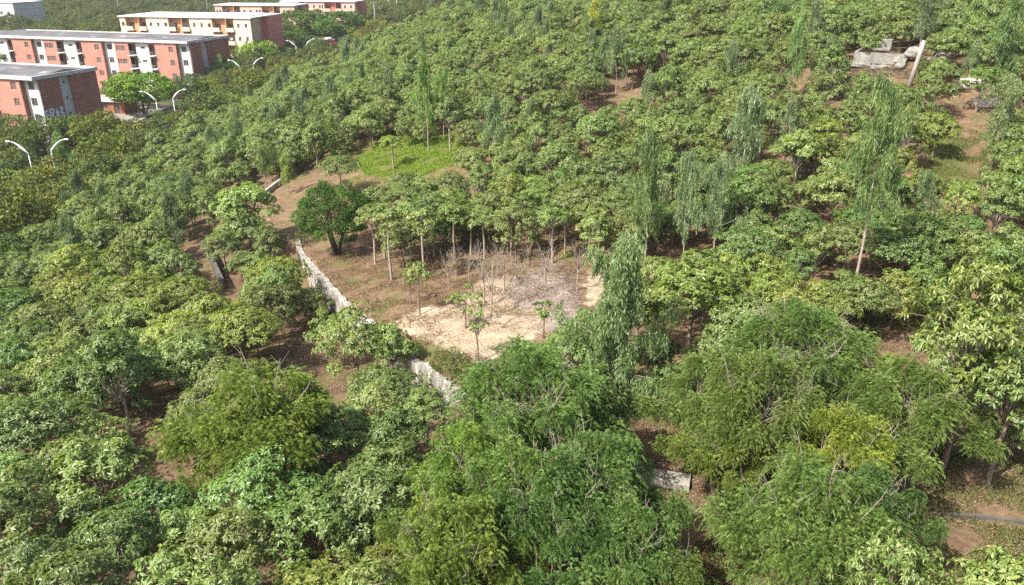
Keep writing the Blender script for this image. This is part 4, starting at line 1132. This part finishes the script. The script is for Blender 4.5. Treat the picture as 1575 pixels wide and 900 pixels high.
def rel_labels(pts, refs, noun):
    """label each point by its rank of distance to the closest reference, on one of its four sides as the camera sees them"""
    out = [None] * len(pts); buck = {}
    for k, (x, y) in enumerate(pts):
        j = min(range(len(refs)), key=lambda q: (x-refs[q][0])**2 + (y-refs[q][1])**2)
        dx, dy = x - refs[j][0], y - refs[j][1]; R0 = math.hypot(refs[j][0], refs[j][1]); f = (refs[j][0]/R0, refs[j][1]/R0)
        fw = dx*f[0] + dy*f[1]; rt = dx*f[1] - dy*f[0]
        side = ("behind" if fw > 0 else "in front of") if abs(fw) > abs(rt) else ("right of" if rt > 0 else "left of")
        buck.setdefault((j, side), []).append((math.hypot(dx, dy), k))
    for (j, side), l in buck.items():
        for n, (_, k) in enumerate(sorted(l)):
            out[k] = f"{noun}, {ORD[min(n, 29)]}, {side} {refs[j][2]}"
    return out
FARX = []
TN = [("bright ", (1.35,1.25,.85)), ("olive ", (1.1,1,.9)), ("dark ", (.75,.85,.85))]
labs = rel_labels([(s[1], s[2]) for s in scr[:290]], REFS + [(o[0], o[1], o[2]) for o in RTREF], "scrub tree")
for (d, x, y, z, s, i), lab in zip(scr[:290], labs):
    if 'thirtieth' in lab: FARX.append((x, y, z, s, i)); continue
    w_, col = TN[rr.choice((0,0,1,1,2))]
    SC_.put(i, x, y, z, s, rr.uniform(0, 6.28), w_ + lab, col, "scrub trees on the lower ground")
FARPTS = [(x, y, z, s, i) for d, x, y, z, s, i in scr[290:]]

# --- the plantation
CLEAR = [
 [(462,380),(520,396),(560,374),(700,372),(800,368),(905,385),(898,440),(868,462),(800,500),(790,530),(760,548),(738,575),(718,602),(690,592),(640,550),(600,500),(560,480),(520,455),(480,420)],
 [(430,468),(452,500),(470,520),(500,575),(520,610),(480,590),(440,540)],
 [(402,302),(440,285),(458,320),(440,350),(412,335)], [(548,240),(600,214),(708,210),(705,240),(640,262),(560,262)], [(400,300),(436,271),(467,249),(487,232),(509,220),(577,195),(582,212),(509,241),(487,253),(467,270),(436,293),(410,315)],
 [(1190,100),(1250,98),(1250,112),(1190,110)], [(1308,72),(1400,68),(1408,118),(1310,112)], [(1488,125),(1518,125),(1516,200),(1490,208),(1450,222),(1440,250),(1465,280),(1485,275),(1495,212),(1486,165)],
 [(930,140),(1000,92),(1010,102),(945,150)], [(1345,472),(1425,465),(1420,492),(1375,498)], [(1475,700),(1575,700),(1575,850),(1400,850),(1450,780)],
 [(1080,800),(1150,795),(1150,890),(1070,895)], [(310,378),(327,376),(356,440),(342,452)], [(215,605),(268,612),(262,650),(222,640)],
 [(978,600),(1012,600),(1012,745),(955,738),(960,660)], [(370,268),(420,255),(420,282),(330,322),(290,348),(318,310)],
 [(1000,380),(1060,375),(1055,395),(1010,400)], [(630,545),(715,600),(700,615),(640,580)],
 [(905,395),(960,378),(975,400),(905,440)], [(448,285),(546,285),(546,392),(458,392)], [(1440,570),(1480,580),(1470,640),(1450,640)], [(460,375),(500,385),(545,470),(520,468),(470,430)],
]
tr = random.Random(9)
cand = []
ca, sa = math.cos(.52), math.sin(.52)
ru = -120.
PL = np.array([(a, b_) for a, b_, e in PLACED]); PE = np.array([e for *_, e in PLACED])
vv_ = 0
for i in range(-90, 130):
    for j in range(-60, 130):
        a = i * 2.35 + tr.uniform(-.45, .45) + (j % 2) * 1.1; b_ = j * 2.7 + tr.uniform(-.4, .4)
        x = a * ca - b_ * sa; y = a * sa + b_ * ca
        if y < 13 or y > 230 or x > 130: continue
        if x < -50 or (y > 190 and x < -50 + (y-190)*.16): continue
        d0 = math.hypot(x, y)
        if d0 > 70 and tr.random() < .06: continue
        if np.any(np.hypot(PL[:, 0]-x, PL[:, 1]-y) < PE): continue
        cand.append((x, y))
cand = np.array(cand); cz = T(cand[:, 0], cand[:, 1])
sd, al, tot = seg_dist(cand[:, 0], cand[:, 1], WALL)
trees = []; DARKS = []
for (x, y), z, dw_, al_ in zip(cand, cz, sd, al):
    if -.6 < dw_ < 1.4 and 0 < al_ < tot: continue
    d0 = math.hypot(x, y)
    s = tr.uniform(.76, 1.2) if x < -6 else tr.uniform(.66, 1.15)
    if y > 90: s *= 1.08
    h = 3.9 * s; R = 1.8 * s
    u, v, d = proj(x, y, z + h*.72)
    if d < 8 or u < -90 or u > 1665 or v < -60 or v > 1010: continue
    k = FPX / d * R; hit = False
    for du, dv in ((0,0),(-.8,0),(.8,0),(0,-.75),(0,.45),(-.55,-.5),(.55,-.5),(0,-.38),(-.4,0),(.4,0),(0,.22),(-.35,-.3),(.35,-.3),(-.4,.25),(.4,.25)):
        if any(bool(in_poly(u + du*k, v + dv*k, P)) for P in CLEAR): hit = True; break
    if hit: continue
    # the shaded feathery clump keeps few leafy trees under it
    ub, vb, _ = proj(x, y, z)
    if 660 < ub < 1500 and vb > 650 and tr.random() < .8: continue
    if v > 560 and u > 640 and ub > 1340 and y < 26: continue
    if v > 225 and v < 400 and u < 95 - max(0, v-330)*.8 and d > 48:
        DARKS.append((x, y, float(z), s)); continue
    trees.append((d, x, y, float(z), s, tr.randrange(9)))
trees.sort()
inv = [t for t in trees if -20 < proj(t[1], t[2], t[3]+2.5)[0] < 1595 and -20 < proj(t[1], t[2], t[3]+2.5)[1] < 920]
near = inv[:255]; ns = {id(t) for t in near}; rest = [t for t in trees if id(t) not in ns]
def place_ref(u, v, txt): x, y, z = gpt(u, v); return (x, y, txt)
PREF = [place_ref(512,392,"the dark round tree"), place_ref(332,414,"the narrow dark wall"), place_ref(690,600,"the bright end of the retaining wall"), place_ref(545,520,"the middle of the retaining wall"),
        place_ref(392,770,"the lone feathery tree"), place_ref(950,640,"the tall clearing eucalypt"), place_ref(1085,410,"the pale eucalypt pair"), place_ref(1352,470,"the tallest eucalypt"),
        place_ref(150,470,"the small bright eucalypt"), place_ref(1500,720,"the tall right-edge tree"), place_ref(240,640,"the bare brown gap at lower left"), place_ref(430,310,"the red bare soil"),
        place_ref(30,900,"the bottom left corner"), place_ref(250,900,"the lower left bottom edge"), place_ref(500,900,"the bottom edge below the lone feathery tree"), place_ref(30,640,"the left edge at mid-lower height"),
        place_ref(30,460,"the left edge at mid height"), place_ref(850,440,"the grey gravel patch"), place_ref(1540,430,"the right edge at mid height"), place_ref(1235,665,"the broad feathery tree"), place_ref(630,262,"the bright grass patch"),
        place_ref(215,430,"the slope left of the dark wall"), place_ref(1000,412,"the slim white-stemmed eucalypt"), place_ref(1200,440,"the small red soil gap")]
labs = rel_labels([(t[1], t[2]) for t in near], PREF, "leafy tree")
TONES = [((1.17,1.1,.8), "yellowish "), ((1,1,1), ""), ((1,1,1), ""), ((1.15,1.12,1.15), "pale "), ((.8,.92,.8), "deep green "), ((1.0,1.04,.9), "")]
for (d, x, y, z, s, i), lab in zip(near, labs):
    q = math.sin(x*.21 + 1.7*math.sin(y*.13)) + math.sin(y*.19 + x*.08) + tr.gauss(0, .8)
    col, w = TONES[0] if q > 1.1 else TONES[4] if q < -1.2 else TONES[3] if q > .5 else TONES[1]
    jit = tr.uniform(.88, 1.12); col = (col[0]*jit*tr.uniform(.93, 1.07), col[1]*jit, col[2]*jit)
    BL.put(i, x, y, z, s, tr.uniform(0, 6.28), w + lab, col, "leafy plantation trees", tr.uniform(.8, 1.0) if x < -6 and y < 55 else tr.uniform(.9, 1.1))

DARKS = DARKS[::2]
for (x, y, z, s_), lab in zip(DARKS, rel_labels([(q[0], q[1]) for q in DARKS], PREF, "dark scrubby tree")):
    SC_.put(tr.randrange(3), x, y, z, s_*.85, tr.uniform(0, 6.28), lab, (.62,.8,.72), "dark scrub trees at the left edge")
# the rest of the plantation, past 300 single trees: one object of instances on points
def scatter(name, pts, kinds, label, cat, colour=(1,1,1)):
    """pts: x, y, z, scale, variant; each variant is the trunk and crown geometry of one single tree"""
    me = bpy.data.meshes.new(name); P = np.array([p[:3] for p in pts], np.float32)
    me.vertices.add(len(P)); me.vertices.foreach_set("co", P.ravel())
    for nme, arr, ty in (("scl", [p[3] for p in pts], 'FLOAT'), ("rot", np.random.default_rng(4).uniform(0, 6.28, len(P)), 'FLOAT'), ("var", [p[4] % len(kinds) for p in pts], 'INT')):
        a = me.attributes.new(nme, ty, 'POINT'); a.data.foreach_set("value", np.asarray(arr, np.int32 if ty == 'INT' else np.float32))
    o = bpy.data.objects.new(name, me); C.objects.link(o); o.color = (*colour, 1)
    ng = bpy.data.node_groups.new(name + "_nodes", 'GeometryNodeTree')
    ng.interface.new_socket("Geometry", in_out='INPUT', socket_type='NodeSocketGeometry')
    ng.interface.new_socket("Geometry", in_out='OUTPUT', socket_type='NodeSocketGeometry')
    N = ng.nodes; L = ng.links
    gi = N.new("NodeGroupInput"); go_ = N.new("NodeGroupOutput"); jn = N.new("GeometryNodeJoinGeometry")
    def named(n, t):
        q = N.new("GeometryNodeInputNamedAttribute"); q.data_type = t; q.inputs[0].default_value = n
        return q.outputs[0]
    sc_, ro, va = named("scl", 'FLOAT'), named("rot", 'FLOAT'), named("var", 'INT')
    cx = N.new("ShaderNodeCombineXYZ"); L.new(ro, cx.inputs[2])
    for vi, k in enumerate(kinds):
        cmpn = N.new("FunctionNodeCompare"); cmpn.data_type = 'INT'; cmpn.operation = 'EQUAL'
        L.new(va, cmpn.inputs[2]); cmpn.inputs[3].default_value = vi
        for ch in k.children:
            if not ch.name.startswith(("crown", "trunk")): continue
            oi = N.new("GeometryNodeObjectInfo"); oi.inputs["Object"].default_value = ch; oi.transform_space = 'ORIGINAL'
            oi.inputs["As Instance"].default_value = True
            ip = N.new("GeometryNodeInstanceOnPoints")
            L.new(gi.outputs[0], ip.inputs["Points"]); L.new(cmpn.outputs[0], ip.inputs["Selection"]); L.new(oi.outputs["Geometry"], ip.inputs["Instance"])
            L.new(cx.outputs[0], ip.inputs["Rotation"]); L.new(sc_, ip.inputs["Scale"]); L.new(ip.outputs[0], jn.inputs[0])
    L.new(jn.outputs[0], go_.inputs[0])
    md = o.modifiers.new("scatter", 'NODES'); md.node_group = ng
    return tag(o, label, cat, kind="stuff")
for k in (BL, LEGGY, SPARSE, BIG, EU, FE, NE, SC_, TR, BU, BARE): k.drop_unused()
bl_protos = [o for o in BL.p] + SC_.p[:2] + EU.p[4:6]
wv_ = random.Random(8)
scatter("plantation_trees", [(x, y, z, s * q_[0], i if q_[1] < 0 else q_[1]) for (d, x, y, z, s, i), q_ in zip(rest, [wv_.choice([(1,-1)]*17 + [(.6,9),(.7,10),(.8,12)]) for _ in rest])], bl_protos, "mass of leafy plantation trees covering the farther hillside", "trees")
wr = random.Random(3)
wood = list(FARPTS) + FARX
for gy_ in np.arange(225, 560, 6.0):
    for gx_ in np.arange(-330, 60, 6.0):
        x = gx_ + wr.uniform(-2, 2); y = gy_ + wr.uniform(-2, 2)
        if y < 330 and x > -190: 
            if not (y > 232 and x < -75 and not in_building(x, y, 4)): continue
        if in_building(x, y, 4): continue
        if -72 < x < -49 and y < 330: continue
        z = Tz(x, y); s = wr.uniform(.95, 1.5); u, v, d = proj(x, y, z + 4)
        if u < -30 or u > 760 or v < -40: continue
        hit = any(bool(in_poly(u + q, v + w2, P)) for P in KEEP_B for q, w2 in ((0, -6), (-8, 0), (8, 0), (0, 5)))
        if hit and y < 330: continue
        wood.append((x, y, z, s, wr.randrange(3)))
scatter("far_wood", wood, SC_.p, "dense far wood behind the apartment blocks", "wood")

# ------------------------------------------------------------------ grass, litter, brush
def blades(name, polys, n, h, w, mat, label, cat, seed, spread=.35, lie=False, ragged=True):
    r = np.random.default_rng(seed); P = []
    for poly in polys:
        us = [p[0] for p in poly]; vs_ = [p[1] for p in poly]
        c = np.array([march(T, u, v) for u, v in poly]); x0, y0 = c.min(0); x1, y1 = c.max(0)
        q = r.uniform((x0, y0), (x1, y1), (n * 3, 2)); z = T(q[:, 0], q[:, 1])
        rag = np.sin(q[:,0]*1.9 + 2*np.sin(q[:,1]*1.3)) + np.sin(q[:,1]*2.3 + 1.5*np.sin(q[:,0]*.9)) + r.normal(0, .5, len(q))
        q = np.c_[q, z][in_poly(q[:, 0], q[:, 1], c) & (rag > -.3 * (1 if ragged else 9))][:n]
        P.append(q)
    P = np.concatenate(P); k = len(P)
    if lie:
        D = r.normal(size=(k, 3)); D[:, 2] = r.uniform(-.02, .3, k); D = unit(D); N = unit(np.array([0,0,1.]) + r.normal(0, .4, (k, 3))); P[:, 2] += r.uniform(.01, .06, k)
    else:
        D = unit(np.array([0,0,1.]) + r.normal(0, spread, (k, 3))); N = unit(r.normal(size=(k, 3)))
    V, F = leaf_geo(P, D, N, h*r.uniform(.5, 1.3, k), w*r.uniform(.6, 1.4, k), .1, .3)
    o = mesh_obj(name, V, F, M[mat], tone=np.repeat(np.clip(r.normal(.5, .25, k), 0, 1), 2))
    return tag(o, label, cat, kind="stuff")
blades("grass", [GREEN[0]], 45000, .26, .028, 'grass', "bright green tall grass on the open patch above the clearing", "grass", 1)
blades("grass", [[(520,250),(590,200),(735,195),(760,240),(690,275),(600,290),(540,285)]], 14000, .2, .026, 'grass', "thin green grass fading out round the bright patch", "grass", 21)
blades("weeds", [[(1360,690),(1640,700),(1640,900),(1340,900)], [(1310,450),(1460,450),(1450,520),(1310,520)], [(1425,205),(1530,200),(1510,300),(1430,300)]], 9000, .16, .03, 'scrub', "low green weeds over the shaded soil on the right", "weeds", 22)
blades("weeds", [GREEN[1], [(820,350),(870,340),(880,372),(830,380)]], 1500, .16, .025, 'drygrass', "low green weeds at the near corner of the clearing", "weeds", 2)
blades("dry_grass", [[(470,385),(620,400),(700,410),(860,400),(900,420),(860,480),(700,500),(640,540),(540,470)]], 20000, .16, .02, 'drygrass', "thin dry grass over the bare clearing", "dry grass", 3, .7)
blades("leaf_litter", [[(470,385),(620,400),(900,400),(890,470),(740,560),(700,590),(560,478)], [(430,460),(540,500),(560,620),(440,620)], [(1360,680),(1640,690),(1640,900),(1340,900)],
                       [(1000,770),(1230,770),(1230,960),(1000,960)], [(930,400),(1180,380),(1180,500),(930,500)], [(1180,440),(1450,440),(1450,540),(1180,540)], [(920,600),(1080,600),(1080,780),(920,780)]],
       15000, .085, .04, 'litter', "fallen brown leaves on the open soil", "leaf litter", 4, lie=True)
blades("straw_heap", [[(1075,835),(1150,815),(1158,880),(1085,905)]], 9000, .4, .03, 'drygrass', "heap of dry straw-like cuttings on the ground at the bottom edge", "straw", 5, 1.2)
def brush(name, poly, n, ln, rad, mat, label, seed, hh=.25):
    r = np.random.default_rng(seed); c = np.array([march(T, u, v) for u, v in poly]); x0, y0 = c.min(0); x1, y1 = c.max(0); mb = MB(); k = 0
    while k < n:
        x, y = r.uniform(x0, x1), r.uniform(y0, y1)
        if not in_poly(x, y, c): continue
        k += 1; a = r.uniform(0, 6.28); L = ln*r.uniform(.4, 1.3); z = Tz(x, y) + r.uniform(0, hh)
        d = Vector((math.cos(a), math.sin(a), r.normal(0, .15))); p = Vector((x, y, z))
        mb.tube([p, p + d*L*.5 + Vector(r.normal(0, .04, 3)), p + d*L], [rad, rad*.8, rad*.4], 4)
    return tag(mb.build(name, M[mat]), label, "brushwood", kind="stuff")
brush("brushwood", [(775,432),(850,408),(885,430),(895,470),(865,500),(830,470),(785,462)], 1000, .6, .012, 'twig', "pale grey dead brushwood spread over the right of the clearing", 8, .12)
brush("brushwood", [(735,420),(860,398),(935,430),(915,490),(880,520),(820,510),(790,480),(740,450)], 650, .55, .011, 'twig', "thin scatter of dry sticks round the grey brush pile", 10, .06)
brush("brushwood", [(580,620),(640,585),(700,610),(690,650),(600,650)], 350, .8, .018, 'twig', "dead branches below the bright end of the retaining wall", 9)
brush("brushwood", [(1300,102),(1400,102),(1400,122),(1305,122)], 260, .9, .03, 'darkbark', "dark brush piled below the broken concrete tank", 12, .3)
# the dead thicket beside the big feathery tree
dx, dy, dz = gpt(815, 860)
mb = MB(); r = random.Random(4)
for i in range(26):
    a = r.uniform(0, 6.28); s = Vector((r.uniform(-.5,.5), r.uniform(-.5,.5), -.2)); e = Vector((math.cos(a)*r.uniform(.6,2.6), math.sin(a)*r.uniform(.6,2.0), r.uniform(1.8,4.2)))
    limb(mb, s, e, .035, .012, .1, r)
    for _ in range(7):
        k = s.lerp(e, r.uniform(.35, .98)); limb(mb, k, k + Vector((r.gauss(0,.45), r.gauss(0,.45), r.uniform(0,.7))), .011, .004, .1, r)
o = mb.build("dead_shrub", M['twig']); o.location = (dx, dy, dz)
tag(o, "leafless grey-brown shrub of tangled twigs in front of the large feathery tree", "dead shrub")
# fallen branches in the clearing and a pale broken limb
for (u, v, L, lab) in [(772,505,1.6,"forked dead branch lying on the sand of the clearing"), (738,470,1.2,"short dead branch in a dark hollow of the sand"), (628,497,.9,"small stick on the left of the sand")]:
    x, y, z = gpt(u, v); mb = MB(); r = random.Random(u)
    limb(mb, (0,0,.05), (L,.3,.35), .04, .015, .1, r)
    for q in range(5): limb(mb, (L*.15*q,.06*q,.1), (L*.15*q + r.uniform(-.4,.4), r.uniform(-.6,.6), r.uniform(.1,.6)), .02, .007, .1, r)
    o = mb.build("fallen_branch", M['bark']); o.location = (x, y, z + .02); o.rotation_euler = (0, 0, r.uniform(-.6, .6))
    tag(o, lab, "branch", "fallen branches")

# ------------------------------------------------------------------ thin haze
mb = MB(); mb.box(-640, 460, -60, 640, -20, 75)
hz = mb.build("haze", [])
mh = bpy.data.materials.new("haze_air"); mh.use_nodes = True; nt = mh.node_tree
nt.nodes.remove(nt.nodes["Principled BSDF"])
pv = nt.nodes.new("ShaderNodeVolumePrincipled"); pv.inputs["Color"].default_value = (.95,.97,1,1); pv.inputs["Density"].default_value = .0002; pv.inputs["Anisotropy"].default_value = .2
nt.links.new(pv.outputs[0], nt.nodes["Material Output"].inputs["Volume"])
hz.data.materials.append(mh); hz.display_type = 'WIRE'
tag(hz, "thin daylight haze over the hillside", "haze", kind="stuff")
print("COUNTS", len(near), len(rest), len(scr), len(wood))
